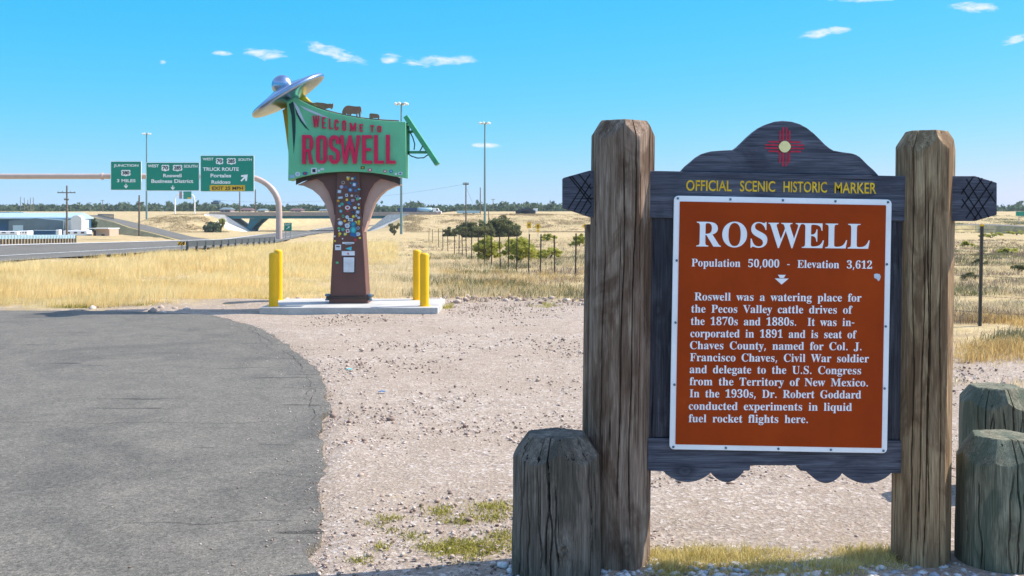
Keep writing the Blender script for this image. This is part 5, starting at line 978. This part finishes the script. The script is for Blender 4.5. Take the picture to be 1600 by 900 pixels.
# things in the yard
ct = thing('blue_container', W(67, 369, Y-3), 'deep blue shipping container in front of the grey gabled front', 'container')
m = MB()
for i in range(24): R(m, 47+i*1.62, 47+i*1.62+.8, 360.6, 368.6, Y-3.05, Y-3.0, Y-3)
m.build('corrugation', BLUEWALL, ct); m = MB(); R(m, 46.7, 87, 360.3, 369, Y-3, Y-.6, Y-3); m.build('body', BLUEWALL, ct); m = MB(); R(m, 46.5, 87.2, 359.9, 360.28, Y-3.05, Y-.55, Y-3); m.build('roof', METAL_ROOF, ct)
def trailer(name, label, px0, px1, r0, r1, YY, body, win=True, rb=None):
    x = W((px0+px1)/2, 0, YY).x; z = tz(x, YY); o = thing(name, (x, YY, z), label, 'trailer'); rb = rb or r1+1.2
    m = MB(); R(m, px0, px1, r0, r1, YY-1.1, YY+1.1, YY); m.build('body', body, o, bevel=.08)
    if win: 
        for t in (.15, .45, .75): m = MB(); R(m, lerp(px0, px1, t), lerp(px0, px1, t+.14), lerp(r0, r1, .25), lerp(r0, r1, .55), YY-1.13, YY-1.0, YY); m.build('window', DARKGLASS, o)
    for t in (.3, .42, .72): 
        p = W(lerp(px0, px1, t), rb, YY); m = MB(); m.lathe([(.36, -.12), (.38, 0), (.36, .12)], n=14, mat=Matrix.Translation((p.x, YY-.95, p.z+.3)) @ Matrix.Rotation(PI/2, 4, 'X')); m.build('wheel', TYRE, o)
    return o
trailer('camper_trailer', 'long white camper trailer parked at the left edge of the yard', -12, 32, 361.2, 366.8, Y-7, WHITE); trailer('camper_trailer', 'short grey white camper trailer beside the blue container', 33.5, 47.5, 360.6, 367.4, Y-6, WHITE)
trailer('camper_trailer', 'white flat topped camper trailer behind the tall utility pole', 103, 140, 360.3, 368.2, Y-9, WHITE)
m = MB(); bx = thing('white_cabinet', W(90, 370, Y-8), 'tall narrow white cabinet at the end of the blue container', 'cabinet'); R(m, 87.5, 92.6, 359, 370, Y-8, Y-7, Y-8); m.build('body', WHITE, bx, bevel=.05); m = MB(); R(m, 88.2, 91.9, 360.5, 369, Y-8.04, Y-7.9, Y-8); m.build('door', WHITEWALL, bx)
hs = thing('tan_shed', W(160, 371, Y-12), 'small tan flat roofed shed at the end of the yard', 'shed')
m = MB(); R(m, 150, 171, 357.8, 371.5, Y-12, Y-8, Y-12); m.build('wall', TANWALL, hs); m = MB(); R(m, 137, 171.4, 356.4, 357.75, Y-12.6, Y-7.6, Y-12); m.build('roof', WHITEWALL, hs); m = MB(); R(m, 138, 149.9, 360, 371.5, Y-10, Y-8, Y-12); m.build('porch_wall', BROWN_ST, hs); m = MB(); R(m, 158.5, 163.5, 366, 371, Y-12.06, Y-11.9, Y-12); m.build('window', DARKGLASS, hs)
# distant houses and vehicles on the plateau
def house(px, w, r0, r1, YY, wall, roof, label, name='far_house'):
    x = W(px, 0, YY).x; z = min(tz(x, YY), W(0, r1, YY).z); o = thing(name, (x, YY, z), label, 'house', 'far houses in front of the tree line')
    hw = w/2*YY/F; zt = W(0, r0, YY).z; ze = z+(zt-z)*.62
    m = MB(); m.box(x-hw, x+hw, YY, YY+7, z-.5, ze); m.build('wall', wall, o)
    m = MB(); m.add([(x-hw-.4, YY-.5, ze), (x+hw+.4, YY-.5, ze), (x+hw+.4, YY+7.5, ze), (x-hw-.4, YY+7.5, ze), (x-hw*.8, YY+3.5, zt), (x+hw*.8, YY+3.5, zt)], [(0, 1, 5, 4), (2, 3, 4, 5), (1, 2, 5), (3, 0, 4), (3, 2, 1, 0)]); m.build('roof', roof, o)
    for t in (-.55, .1, .6): m = MB(); m.box(x+hw*t-.5, x+hw*t+.5, YY-.04, YY+.1, z+(ze-z)*.4, z+(ze-z)*.8); m.build('window', DARKGLASS, o)
house(352, 16, 324, 333, 470, MAUVE, METAL_WALL, 'mauve far house just right of the office block'); house(384, 18, 325, 333, 500, MAUVE, BROWN_ST, 'far mauve house with brown roof between two poles')
house(408, 12, 326, 333, 480, WHITEWALL, METAL_WALL, 'small white far house near the gantry arch'); house(462, 18, 325.5, 333, 480, MAUVE, BROWN_ST, 'far mauve house just right of the gantry arch'); house(505, 14, 326.5, 333, 500, TANWALL, METAL_WALL, 'far tan house left of the sign column')
ob = thing('office_block', (W(336, 0, 620).x, 620, 4), 'blue grey office block standing above the far trees', 'building')
a, c = W(329.5, 333, 620), W(342.5, 315.5, 620); m = MB(); m.box(a.x, c.x, 620, 628, 3.5, c.z); m.build('wall', METAL_WALL, ob); m = MB(); m.box(a.x+1, c.x-1, 621, 627, c.z, W(0, 313.3, 620).z); m.build('roof_house', BLUEWALL, ob)
for k in range(3): m = MB(); z = lerp(a.z+1.2, c.z-.8, k/2); m.box(a.x+.3, c.x-.3, 619.93, 620.1, z-.4, z+.4); m.build('window', DARKGLASS, ob)
def car(px, r_base, YY, L, H, body, label, cat='car', name='parked_car'):
    p = W(px, r_base, YY); o = thing(name, p, label, cat); h = L/2
    pts = [(-h, .3), (h, .3), (h, .62*H), (h*.55, .66*H), (h*.3, H), (-h*.55, H), (-h*.85, .66*H), (-h, .6*H)]
    m = MB(); m.poly([(p.x+x, p.z+z) for x, z in pts], YY-.85, YY+.85); m.build('body', body, o, bevel=.05)
    m = MB(); m.poly([(p.x+x, p.z+z) for x, z in ((-h*.72, .68*H), (h*.42, .68*H), (h*.25, .93*H), (-h*.5, .93*H))], YY-.87, YY+.87); m.build('window', DARKGLASS, o)
    for t in (-.6, .6): m = MB(); m.lathe([(.33, -.1), (.34, 0), (.33, .1)], n=12, mat=Matrix.Translation((p.x+h*t, YY-.8, p.z+.33)) @ Matrix.Rotation(PI/2, 4, 'X')); m.build('wheel', TYRE, o)
VY = 345.
car(815.5, 335.3, VY, 2.7*1.5, 1.7, HWY_BLACK, 'dark car on the far embankment crest, left of the dark pickup'); car(826, 335.3, VY, 4.2, 2.1, HWY_BLACK, 'dark pickup on the far embankment crest beside a white sign', 'pickup', 'parked_pickup')
yl = W(837, 335, VY); o = thing('white_road_sign', yl, 'white board sign on the far embankment beside the dark pickup', 'road sign'); m = MB(); m.poly([(yl.x-.75, yl.z+1.9), (yl.x+.75, yl.z+1.9), (yl.x+.55, yl.z+1.0), (yl.x, yl.z+.6), (yl.x-.55, yl.z+1.0)], VY-.1, VY-.05); m.build('board', WHITE, o); m = MB(); m.box(yl.x-.05, yl.x+.05, VY-.04, VY+.05, yl.z-.4, yl.z+1.5); m.build('post', GALV, o)
tk = thing('tanker_truck', W(668, 335.2, VY), 'tanker truck with navy trailer and white cab on the overpass', 'truck')
m = MB(); R(m, 622, 652, 324.8, 333.2, VY-1.2, VY+1.2, VY); m.build('box_trailer', NAVY, tk, bevel=.06)
p0, p1 = W(653, 328.6, VY), W(676, 328.6, VY); m = MB(); m.tube([p0+Vector((0, 0, -.03)), p0+Vector((.3, 0, 0)), p1-Vector((.3, 0, 0)), p1], [.55, .85, .85, .5], 16); m.build('tank', RAIL_BLUE, tk, smooth=50)
pts = [(677, 333.4), (690, 333.4), (690, 330.2), (686.5, 329.4), (684.5, 325.4), (677, 325.2)]; m = MB(); m.poly([(W(x, r, VY).x, W(x, r, VY).z) for x, r in pts], VY-1.15, VY+1.15); m.build('cab', WHITE, tk, bevel=.06)
pts = [(682, 329.2), (685.6, 329.2), (684.2, 326.2), (682, 326.2)]; m = MB(); m.poly([(W(x, r, VY).x, W(x, r, VY).z) for x, r in pts], VY-1.18, VY+1.18); m.build('window', DARKGLASS, tk)
for px in (626, 630, 648, 656, 660, 673, 680, 687): p = W(px, 334.2, VY); m = MB(); m.lathe([(.48, -.15), (.5, 0), (.48, .15)], n=14, mat=Matrix.Translation((p.x, VY-1.05, p.z+.25)) @ Matrix.Rotation(PI/2, 4, 'X')); m.build('wheel', TYRE, tk)
trailer('flatbed_trailer', 'long pale trailer parked on the far embankment behind the poles', 714, 750, 329.4, 333.2, VY+5, RAIL_BLUE, False, 334.6)
# yellow warning signs in the right hand field
def warn(px, row, s, Y, label, diamond=True, plate=False, glyph=True):
    p = W(px, row, Y); z = tz(p.x, Y); o = thing('warning_sign', (p.x, Y, z), label, 'road sign', 'yellow warning signs in the field')
    h = s*Y/F/2; b = MB(); b.poly([(p.x+u*h, p.z+v*h) for u, v in (((0, -1), (1, 0), (0, 1), (-1, 0)) if diamond else ((-.75, -1), (.75, -1), (.75, 1), (-.75, 1)))], Y-.06, Y-.03); f = b.build('sign_face', HWY_YEL, o)
    if glyph: b = MB(); b.poly([(p.x+u*h, p.z+v*h) for u, v in ((-.1, -.5), (.1, -.5), (.1, .1), (.34, -.08), (.34, .1), (0, .5), (-.34, .1), (-.34, -.08), (-.1, .1))], Y-.075, Y-.055); b.build('arrow', HWY_BLACK, f)
    if plate: b = MB(); b.box(p.x-h*.4, p.x+h*.4, Y-.06, Y-.03, p.z-h*1.65, p.z-h*.95); b.build('plate', HWY_YEL, o)
    b = MB(); b.box(p.x-.04, p.x+.04, Y-.028, Y+.05, z-.3, p.z+h*.5); b.build('post', GALV, o)
warn(826.5, 352, 9, 170, 'squarish yellow warning sign, leftmost of the three by the slope', False); warn(840.5, 354, 11, 160, 'yellow diamond warning sign with a small plate below it', True, True); warn(914, 353.5, 9.5, 165, 'yellow diamond warning sign next to the marker\'s left log post')
gs = thing('green_road_sign', hit(1597, 351), 'green road sign by the far bend at the right edge', 'road sign'); p = hit(1597, 351); a, c = W(1587, 337.5, p.y), W(1607, 330.5, p.y); m = MB(); m.box(a.x, c.x, p.y-.1, p.y-.04, a.z, c.z); m.build('sign_face', HWY_GREEN, gs)
for t in (.25, .75): m = MB(); x = lerp(a.x, c.x, t); m.box(x-.05, x+.05, p.y-.038, p.y+.05, p.z-.2, c.z-.1); m.build('leg', GALV, gs)
# wire fence
fp = [(670, 378.5), (676, 381), (685.5, 386), (692, 391.5), (700, 394), (710, 398), (717, 401), (722.6, 403), (729, 405), (737, 408), (747, 411), (757, 414), (768.6, 417.5), (782, 419.5), (794, 421), (807, 423), (825.5, 425.5), (844, 427.5), (867, 431), (899, 434)]
fpos = [hit(*p) for p in fp]+[Vector((3.1, 28.6, 0)), Vector((5.1, 23, 0)), Vector((7.45, 17.5, 0)), Vector((10.6, 16.9, 0)), Vector((13.8, 16.4, 0))]
fence = thing('wire_fence', fpos[18], 'barbed wire fence on dark steel posts across the right hand field', 'fence')
ftop = []
for i, p in enumerate(fpos):
    h = (1.56 if i >= 20 else 1.28)*rnd.uniform(.94, 1.05); lean = rnd.uniform(-.03, .03)
    m = MB(); m.bar((p.x, p.y, p.z-.2), (p.x+lean*h, p.y, p.z+h), .042, .042); m.bar((p.x, p.y-.03, p.z-.2), (p.x+lean*h, p.y-.03, p.z+h-.01), .012, .02); post = m.build('post', TPOST, fence)
    m = MB(); m.box(p.x+lean*h-.022, p.x+lean*h+.022, p.y-.034, p.y+.03, p.z+h, p.z+h+.03); m.build('post_tip', YEL if i > 19 else TPOST, post); ftop.append((p, h, lean))
for k in (.97, .72, .5, .3, .14):
    m = MB()
    for (p, h, l), (q, g, l2) in zip(ftop[:-1], ftop[1:]):
        a = Vector((p.x+l*h*k, p.y-.04, p.z+h*k)); c = Vector((q.x+l2*g*k, q.y-.04, q.z+g*k)); n = 5
        m.tube([a.lerp(c, i/n)-Vector((0, 0, .04*4*(i/n)*(1-i/n))) for i in range(n+1)], .003 if p.y < 26 else .0013, 4, False)
        if p.y < 30:
            L = (c-a).length
            for j in range(int(L/.14)):
                t = (j+.5)/int(L/.14); b0 = a.lerp(c, t)-Vector((0, 0, .04*4*t*(1-t))); m.bar(b0+Vector((-.012, 0, -.014)), b0+Vector((.012, 0, .014)), .003, .003)
    m.build('barbed_wire', WIRE, fence)
# litter on the gravel
for px, row, c, lab in ((545, 580, SC['c'], 'crumpled cyan scrap lying on gravel near the pavement edge'), (596, 616, SC['b'], 'folded blue scrap lying on gravel, nearer the camera')):
    p = hit(px, row); m = MB(); v = [(p.x-.035, p.y-.01, .008), (p.x+.0, p.y-.02, .018), (p.x+.04, p.y-.01, .009), (p.x+.035, p.y+.02, .012), (p.x, p.y+.015, .022), (p.x-.03, p.y+.02, .010)]
    m.add(v+[(a, b_, z-.004) for a, b_, z in v], [(0, 1, 4, 5), (1, 2, 3, 4), (11, 10, 7, 6), (10, 9, 8, 7), (0, 6, 7, 1), (1, 7, 8, 2), (2, 8, 9, 3), (3, 9, 10, 4), (4, 10, 11, 5), (5, 11, 6, 0)]); tag(m.build('litter_scrap', c, None, origin=p), lab, 'litter')

# ------------------------------------------------------------------ vegetation
def leaf_cards(C, size, tint, nrm=None):
    n = len(C); a = rng.normal(size=(n, 3)); a /= np.linalg.norm(a, axis=1)[:, None]; t = rng.normal(size=(n, 3)); b = np.cross(a, t); b /= np.linalg.norm(b, axis=1)[:, None]
    s = size[:, None]; v = np.stack([C-a*s, C+b*s*.45, C+a*s, C-b*s*.45], 1).reshape(-1, 3); return v, np.arange(4*n), np.full(n, 4), {'tint': ('FACE', tint)}
def crown_pts(n, rx, ry, rz, clumps, seed, low=.0, hollow=.55):
    r = np.random.default_rng(seed); cc = r.normal(size=(clumps, 3)); cc /= np.linalg.norm(cc, axis=1)[:, None]; cc *= (r.random(clumps)**.5)[:, None]*.72
    if low >= 1:      # a dome that stands on the ground
        a = r.uniform(0, 2*PI, clumps); q = r.random(clumps)**.55*.86; cc = np.stack([q*np.cos(a), q*np.sin(a), -.92+1.62*np.sqrt(1-q*q)*r.random(clumps)**.75], -1)
    k = r.integers(0, clumps, n); d = r.normal(size=(n, 3)); d /= np.linalg.norm(d, axis=1)[:, None]
    rad = (.13+.21*r.random(clumps))[k]*(hollow+(1-hollow)*r.random(n)); p = cc[k]+d*rad[:, None]
    tint = np.clip(.25+.5*r.random(clumps)[k]+.35*(r.random(n)-.5), 0, 1)
    return p*np.array([rx, ry, rz]), tint
def shrub(name, label, cat, px, r_base, r_top, w_px, mat, n, leaf, group=None, clumps=16, seed=1, stem=.2, Y=None, hollow=.5, low=1., stems=5):
    q = hit(px, r_base) if Y is None else Vector(((px-800)*Y/F, Y, tz((px-800)*Y/F, Y))); Y = q.y
    H = CAM_Z+(HZ-r_top)*Y/F-q.z; rx = w_px/2*Y/F; o = thing(name, q, label, cat, group)
    zc = H*(stem*.7+(1-stem*.7)*.5); rz = H-zc
    p, t = crown_pts(n, rx*1.12, rx*.9, rz*1.1, clumps, seed, low, hollow); p[:, 2] += zc; lo_ = p[:, 2] < .02*H; p[lo_, 2] = rng.uniform(0, .16*H, lo_.sum())
    v, f, s, at = leaf_cards(p, leaf*(.6+.8*rng.random(n)), t); np_mesh('crown', v, f, s, mat, at, None, o)
    r = random.Random(seed); m = MB()
    for i in range(stems):
        a = r.uniform(0, 2*PI); e = r.uniform(.3, .75); k = H*.015+.012
        e3 = (rx*e*math.cos(a), rx*.8*e*math.sin(a), zc+rz*r.uniform(-.1, .5)); mid = (e3[0]*.4, e3[1]*.4, e3[2]*.5)
        m.tube([(r.uniform(-.1, .1), r.uniform(-.1, .1), -.1), mid, e3], [k*1.5, k, k*.3], 6)
    m.build('trunk', BARK, o, local=True); return o
DB = 'dark bushes at the foot of the slope'
shrub('dark_bush', 'large dark olive bush, the taller of the pair before the embankment', 'bush', 781, 370.5, 333, 58, LEAF_DARK, 9000, .16, DB, 64, 3, .0)
shrub('dark_bush', 'wide dark olive bush, lower and left of the tallest bush', 'bush', 736, 371, 345, 52, LEAF_DARK, 6500, .16, DB, 54, 4, .0)
shrub('dark_bush', 'dark olive bush filling the gap between the two large ones', 'bush', 757, 370.8, 343, 34, LEAF_DARK, 3000, .16, DB, 36, 6, .0)
shrub('dark_bush', 'small dark bush standing alone left of the slim utility pole', 'bush', 700.5, 369.5, 354, 22, LEAF_DARK, 2600, .14, DB, 30, 5, .0)
MG = 'light green shrubs behind the wire fence'
shrub('mesquite_shrub', 'rounded yellow green shrub with dark stems behind the wire fence', 'shrub', 811, 412, 366, 54, LEAF_MESQ, 5200, .045, MG, 70, 7, .22, hollow=.35, stems=14)
shrub('mesquite_shrub', 'yellow green shrub left of the rounded one, partly behind fence posts', 'shrub', 762, 409, 367, 46, LEAF_MESQ, 3800, .05, MG, 60, 8, .2, hollow=.35, stems=12)
shrub('mesquite_shrub', 'low sparse yellow green shrub right of the rounded one', 'shrub', 858, 408, 384, 44, LEAF_MESQ, 1900, .05, MG, 34, 9, .15, hollow=.3)
shrub('mesquite_shrub', 'low leafy arm of shrub leaning right beside the rounded one', 'shrub', 832, 409, 386, 28, LEAF_MESQ, 1300, .05, MG, 14, 10, .2, hollow=.3)
shrub('field_shrub', 'small bright green shrub beside the right yellow diamond sign', 'shrub', 903, 386, 363, 32, LEAF_MESQ, 1300, .10, None, 18, 11, .0); shrub('field_shrub', 'small pale green shrub beneath the yellow diamond with plate', 'shrub', 853, 377, 363, 30, LEAF_MESQ, 1100, .12, None, 18, 12, .0)
shrub('slope_tree', 'sparse small tree in front of the white slope right of the column', 'tree', 616, 368, 344, 18, LEAF_SAGE, 900, .16, None, 12, 13, .25, hollow=.3)
shrub('yard_tree', 'dense green tree at the right end of the warehouse', 'tree', 137, 366, 333.5, 29, LEAF_FAR, 5000, .2, None, 46, 14, .1)
shrub('round_shrub', 'round dark clipped shrub below the bridge slope', 'shrub', 331, 363.5, 344, 28, LEAF_FAR, 5200, .16, None, 60, 15, .0, hollow=.7); shrub('slope_tree', 'lighter leafy tree beside the round shrub below the bridge', 'tree', 345, 363.8, 336, 16, LEAF_MESQ, 1500, .2, None, 14, 16, .15, Y=hit(331, 363.5).y+1)
for i, (px, rb, rt, w) in enumerate([(1548, 372, 361, 34), (1588, 368, 357, 30), (1512, 386, 377, 22), (1578, 396, 387, 30), (1530, 415, 404, 26), (1592, 425, 412, 24), (1516, 440, 425, 26)]):
    shrub('field_shrub', ['yellow green low bush in mid field right of the marker', 'yellow green bush at the right edge below the far bend', 'small bush low in the field just right of the right log post', 'wide flat bush right of the tall fence post', 'greyish bush behind the tall right fence post', 'greyish bush at the right picture edge behind the wires', 'olive bush low between the log post and the fence post'][i], 'shrub', px, rb, rt, w, LEAF_MESQ if i < 4 else LEAF_SAGE, 900, .12 if i < 4 else .06, 'low shrubs in the field right of the marker', 12, 30+i, .05, hollow=.3)
# far woodland: one mass
def treeline():
    V = []; T = []; S = []
    for i in range(1500):
        px = rng.uniform(-260, 1900); Yt = rng.uniform(535, 800); x = (px-800)*Yt/F
        h = rng.uniform(3.4, 5.8)+2.6*vnoise(px+500, 0*px+3., 60, 21)+(2.2 if rng.random() < .06 else 0)-.9
        if 640 < px < 1000: h += .8
        w = rng.uniform(2.6, 5.5); n = 90
        p, t = crown_pts(n, w, w*.8, h*.5, 14, int(rng.integers(1e9)), 1., .5); p[:, 2] += h*.42; p += np.array([x, Yt, tz(x, Yt)]); V.append(p); T.append(t); S.append(np.full(n, .95))
    p = np.concatenate(V); t = np.concatenate(T); s = np.concatenate(S); v, f, k, at = leaf_cards(p, s*(.6+.8*rng.random(len(s))), t); o = np_mesh('treeline', v, f, k, LEAF_FAR, at, 'stuff')
treeline()
def blades(name, X, Y, h, w, lean, mat, tint, per=9, spread=.06):
    n = len(X); N = n*per; R_ = lambda a: np.repeat(a, per)
    px = R_(X)+rng.normal(0, 1, N)*R_(spread*np.ones(n)); py = R_(Y)+rng.normal(0, 1, N)*R_(spread*np.ones(n)); pz = terrain(px, py)-.02
    H = R_(h)*rng.uniform(.45, 1.1, N); a = rng.uniform(0, 2*PI, N); la = rng.uniform(0, 2*PI, N); ll = R_(lean)*H*rng.uniform(.2, 1, N)
    dx, dy = np.cos(a)*R_(w)/2, np.sin(a)*R_(w)/2; lx_, ly_ = np.cos(la)*ll+.1*H, np.sin(la)*ll
    z0 = np.stack([px-dx, py-dy, pz], -1); z1 = np.stack([px+dx, py+dy, pz], -1)
    m0 = np.stack([px-dx*.8+lx_*.35, py-dy*.8+ly_*.35, pz+H*.6], -1); m1 = np.stack([px+dx*.8+lx_*.35, py+dy*.8+ly_*.35, pz+H*.6], -1); tp = np.stack([px+lx_, py+ly_, pz+H*(1-.25*R_(lean))], -1)
    v = np.stack([z0, z1, m1, m0, tp], 1).reshape(-1, 3); b = np.arange(N)*5
    f = np.stack([b, b+1, b+2, b+3, b+3, b+2, b+4], -1).ravel(); s = np.tile([4, 3], N)
    tt = np.clip(R_(tint)+rng.normal(0, .14, N), 0, 1)
    return np_mesh(name, v, f, s, mat, {'tint': ('FACE', np.repeat(tt, 2))}, 'stuff')
def pick(n, y0, y1, p0, p1, pw=1.0):
    Y = y0*(y1/y0)**(rng.random(n)**pw); X = (rng.uniform(p0, p1, n)-800)*Y/F; return X, Y
padok = lambda X, Y: ~((abs(X+2.93) < 1.8) & (Y > 19.4) & (Y < 22.1))
def grasses():
    X, Y = pick(21000, 20.2, 96, -160, 620, 1.15); k = vnoise(X+90, Y+90, 2.6, 31); k2 = vnoise(X+90, Y+90, .8, 32)
    ok = (Y > field_edge(X)+.15) & padok(X, Y) & (rng.random(len(X)) < .25+1.3*k*np.clip(1.3-(X+6)/8, .35, 1)) & ~((Y > 63) & (X < -26)) ; X, Y, k, k2 = X[ok], Y[ok], k[ok], k2[ok]
    tall = np.clip((-X-3)/4, .35, 1); h = (.13+.48*k**1.4+.16*k2)*tall
    ok = HZ+F*(CAM_Z-terrain(X, Y)-h*.95)/Y > np.interp(800+F*X/Y, [-160, 0, 200, 430, 620], [420, 403, 391, 376, 368])   # keep the road beyond the field open
    X, Y, k, k2, h = X[ok], Y[ok], k[ok], k2[ok], h[ok]; q = np.clip(Y/22, 1, 3)
    blades('tall_dry_grass', X, Y, h, .007*q, .35+0*h, STRAW, .15+.55*k2+.35*k, 11, .07)
    X, Y = pick(19000, 18, 130, 560, 1400, 1.2); k = vnoise(X+90, Y+90, 3.1, 33)
    ok = (Y > field_edge(X)) & padok(X, Y) & (rng.random(len(X)) < 1.5*k-.2); X, Y, k = X[ok], Y[ok], k[ok]; blades('pale_field_grass', X, Y, .10+.24*k, .006*np.clip(Y/22, 1, 4), .5+0*k, STRAW2, .3+.6*rng.random(len(X)), 9, .09)
    X, Y = pick(7000, 14.5, 120, 1380, 1640, 1.1); k = vnoise(X+90, Y+90, 2.2, 34)
    ok = (Y > field_edge(X)) & (rng.random(len(X)) < 1.6*k-.25); X, Y, k = X[ok], Y[ok], k[ok]; blades('pale_field_grass', X, Y, .08+.22*k, .006*np.clip(Y/20, 1, 4), .6+0*k, STRAW2, .3+.6*rng.random(len(X)), 10, .08)
    X, Y = pick(10500, 18, 120, 640, 1400, 1.1); k = vnoise(X+60, Y+60, 2.0, 41); ok = (Y > field_edge(X)+.1) & (k > .55); X, Y = X[ok], Y[ok]; blades('dead_brush', X, Y, .10+.2*rng.random(len(X)), .007*np.clip(Y/22, 1, 4), .9+0*X, LEAF_BRUSH, rng.random(len(X)), 10, .11)
    X, Y = pick(3600, 14.6, 120, 1480, 1640, 1.1); k = vnoise(X+60, Y+60, 1.4, 42); ok = (Y > field_edge(X)-.2) & (k > .52); X, Y = X[ok], Y[ok]; blades('dead_brush', X, Y, .08+.2*rng.random(len(X)), .008*np.clip(Y/22, 1, 4), .9+0*X, LEAF_BRUSH, rng.random(len(X)), 12, .11)
    for p0, p1, n in ((630, 935, 9000), (190, 352, 3600), (1490, 1640, 3000)):
        Y = rng.uniform(215 if p0 > 1400 else 258, 312, n); X = (rng.uniform(p0, p1, n)-800)*Y/F; k = vnoise(X+300, Y+60, 7, 51)*.6+vnoise(X+300, Y+60, 2.5, 52)*.4; ok = (k > .56) | (rng.random(n) < .16); X, Y, k = X[ok], Y[ok], k[ok]
        blades('slope_scrub', X, Y, .25+.7*np.clip(k-.45, 0, 1), .08+0*X, .9+0*X, LEAF_SLOPE if p0 < 1400 else LEAF_SAGE, rng.random(len(X)), 8, .5)
    # greener tufts
    X, Y = pick(2600, 20.5, 60, 620, 930, 1.0); k = vnoise(X+20, Y+20, 2.4, 35); ok = (Y > field_edge(X)+.4) & (k > .60); X, Y = X[ok], Y[ok]; blades('sage_tufts', X, Y, .12+.18*rng.random(len(X)), .010*np.clip(Y/22, 1, 3), .7+0*X, LEAF_SAGE, rng.random(len(X)), 12, .12)
    X, Y = pick(2600, 14.8, 80, 1480, 1640, 1.0); k = vnoise(X+20, Y+20, 1.6, 36); ok = (Y > field_edge(X)+.2) & (k > .6); X, Y = X[ok], Y[ok]; blades('sage_tufts', X, Y, .10+.2*rng.random(len(X)), .012*np.clip(Y/22, 1, 3), .8+0*X, LEAF_SAGE, rng.random(len(X)), 12, .12)
    n = 900; X = rng.uniform(-12, -4.8, n); Y = field_edge(X)+.15+np.abs(rng.normal(0, .22, n)); k = vnoise(X+20, Y+20, .9, 37); ok = k > .42; X, Y = X[ok], Y[ok]; blades('verge_grass', X, Y, .06+.12*rng.random(len(X)), .008+0*X, .6+0*X, GREENG, .3+.5*rng.random(len(X)), 10, .07)
    n = 420; px = rng.uniform(1490, 1640, n); Y = rng.uniform(10.5, 15.5, n); X = (px-800)*Y/F; ok = rng.random(n) < ((Y-9)/7)**2*(vnoise(X+9, Y+9, .7, 61)*1.6); X, Y = X[ok], Y[ok]; blades('dry_tufts', X, Y, .05+.12*rng.random(len(X)), .007+0*X, .9+0*X, STRAW2, rng.random(len(X)), 13, .06)
    n = 260; X = rng.uniform(-1.2, 2, n); Y = rng.uniform(18.5, 23.5, n); ok = rng.random(n) < ((Y-18)/6)**2; X, Y = X[ok], Y[ok]; blades('dry_tufts', X, Y, .04+.11*rng.random(len(X)), .009+0*X, .9+0*X, LEAF_BRUSH, .4+.6*rng.random(len(X)), 13, .07)
    n = 900; px = rng.uniform(1492, 1650, n); Y = rng.uniform(13.2, 19, n); X = (px-800)*Y/F; k = vnoise(X+9, Y+9, 1.1, 63); ok = k > .42; X, Y, k = X[ok], Y[ok], k[ok]; blades('golden_brush', X, Y, .08+.34*k*rng.random(len(X)), .006+0*X, .8+0*X, GOLDT, rng.random(len(X)), 16, .09)
    n = 500; px = rng.uniform(690, 930, n); Y = rng.uniform(24, 36, n); X = (px-800)*Y/F; k = vnoise(X+9, Y+9, 1.6, 64); ok = k > .5; X, Y, k = X[ok], Y[ok], k[ok]; blades('golden_brush', X, Y, .1+.38*k*rng.random(len(X)), .008+0*X, .8+0*X, GOLDT, rng.random(len(X)), 16, .12)
    # low green weeds on the gravel
    WX, WY = [], []
    for px, row, w, d, n in [(600, 818, 24, 8, 60), (690, 801, 19, 7, 55), (770, 800, 30, 8, 90), (720, 815, 40, 6, 70), (760, 812, 30, 8, 70), (600, 858, 18, 4, 25), (643, 843, 16, 5, 32), (745, 856, 52, 14, 330), (690, 860, 34, 9, 110), (790, 845, 25, 12, 90), (565, 877, 16, 4, 22), (700, 480, 12, 4, 30), (860, 478, 26, 3, 40), (1048, 818, 26, 7, 60), (610, 835, 8, 3, 12)]:
        n = int(n*.62); a = rng.normal(0, .52, (n, 2)); c = [hit(px, row)]; Yc = c[0].y; WX += list(c[0].x+a[:, 0]*w*Yc/F); WY += list(Yc+a[:, 1]*d*Yc*Yc/(F*CAM_Z))
    X, Y = np.array(WX), np.array(WY); blades('green_weeds', X, Y, (.018+.045*rng.random(len(X))**1.5)*np.clip(Y/6, 1, 2.5), .006+0*X, 1.1+0*X, GREENG, .2+.8*rng.random(len(X)), 16, .03)
    n = 2300; Y = 5.30+.42*rng.random(n); X = (rng.uniform(1008, 1420, n)-800)*Y/F; k = vnoise(X*3+9, Y*3+9, .6, 38); ok = (rng.random(n) < .25+k); X, Y, k = X[ok], Y[ok], k[ok]; blades('golden_grass', X, Y, (.045+.09*k*rng.random(len(X)))*np.clip((Y-5.1)/.35, .4, 1), .0035+0*X, .7+0*X, GOLDG, .2+.8*rng.random(len(X)), 9, .025)
grasses()

# ------------------------------------------------------------------ thin air between here and the tree line
def make_haze():
    m = MB(); m.box(-6400, 6400, -80, 6400, -9, 44)
    mt = bpy.data.materials.new('thin haze'); mt.use_nodes = True; N = mt.node_tree.nodes; N.clear()
    o = N.new('ShaderNodeOutputMaterial'); v = N.new('ShaderNodeVolumePrincipled'); v.inputs['Color'].default_value = (.72, .86, 1, 1)
    v.inputs['Density'].default_value = .00017; v.inputs['Anisotropy'].default_value = 0.; mt.node_tree.links.new(v.outputs[0], o.inputs['Volume'])
    h = m.build('haze', mt); h['kind'] = 'stuff'
make_haze()
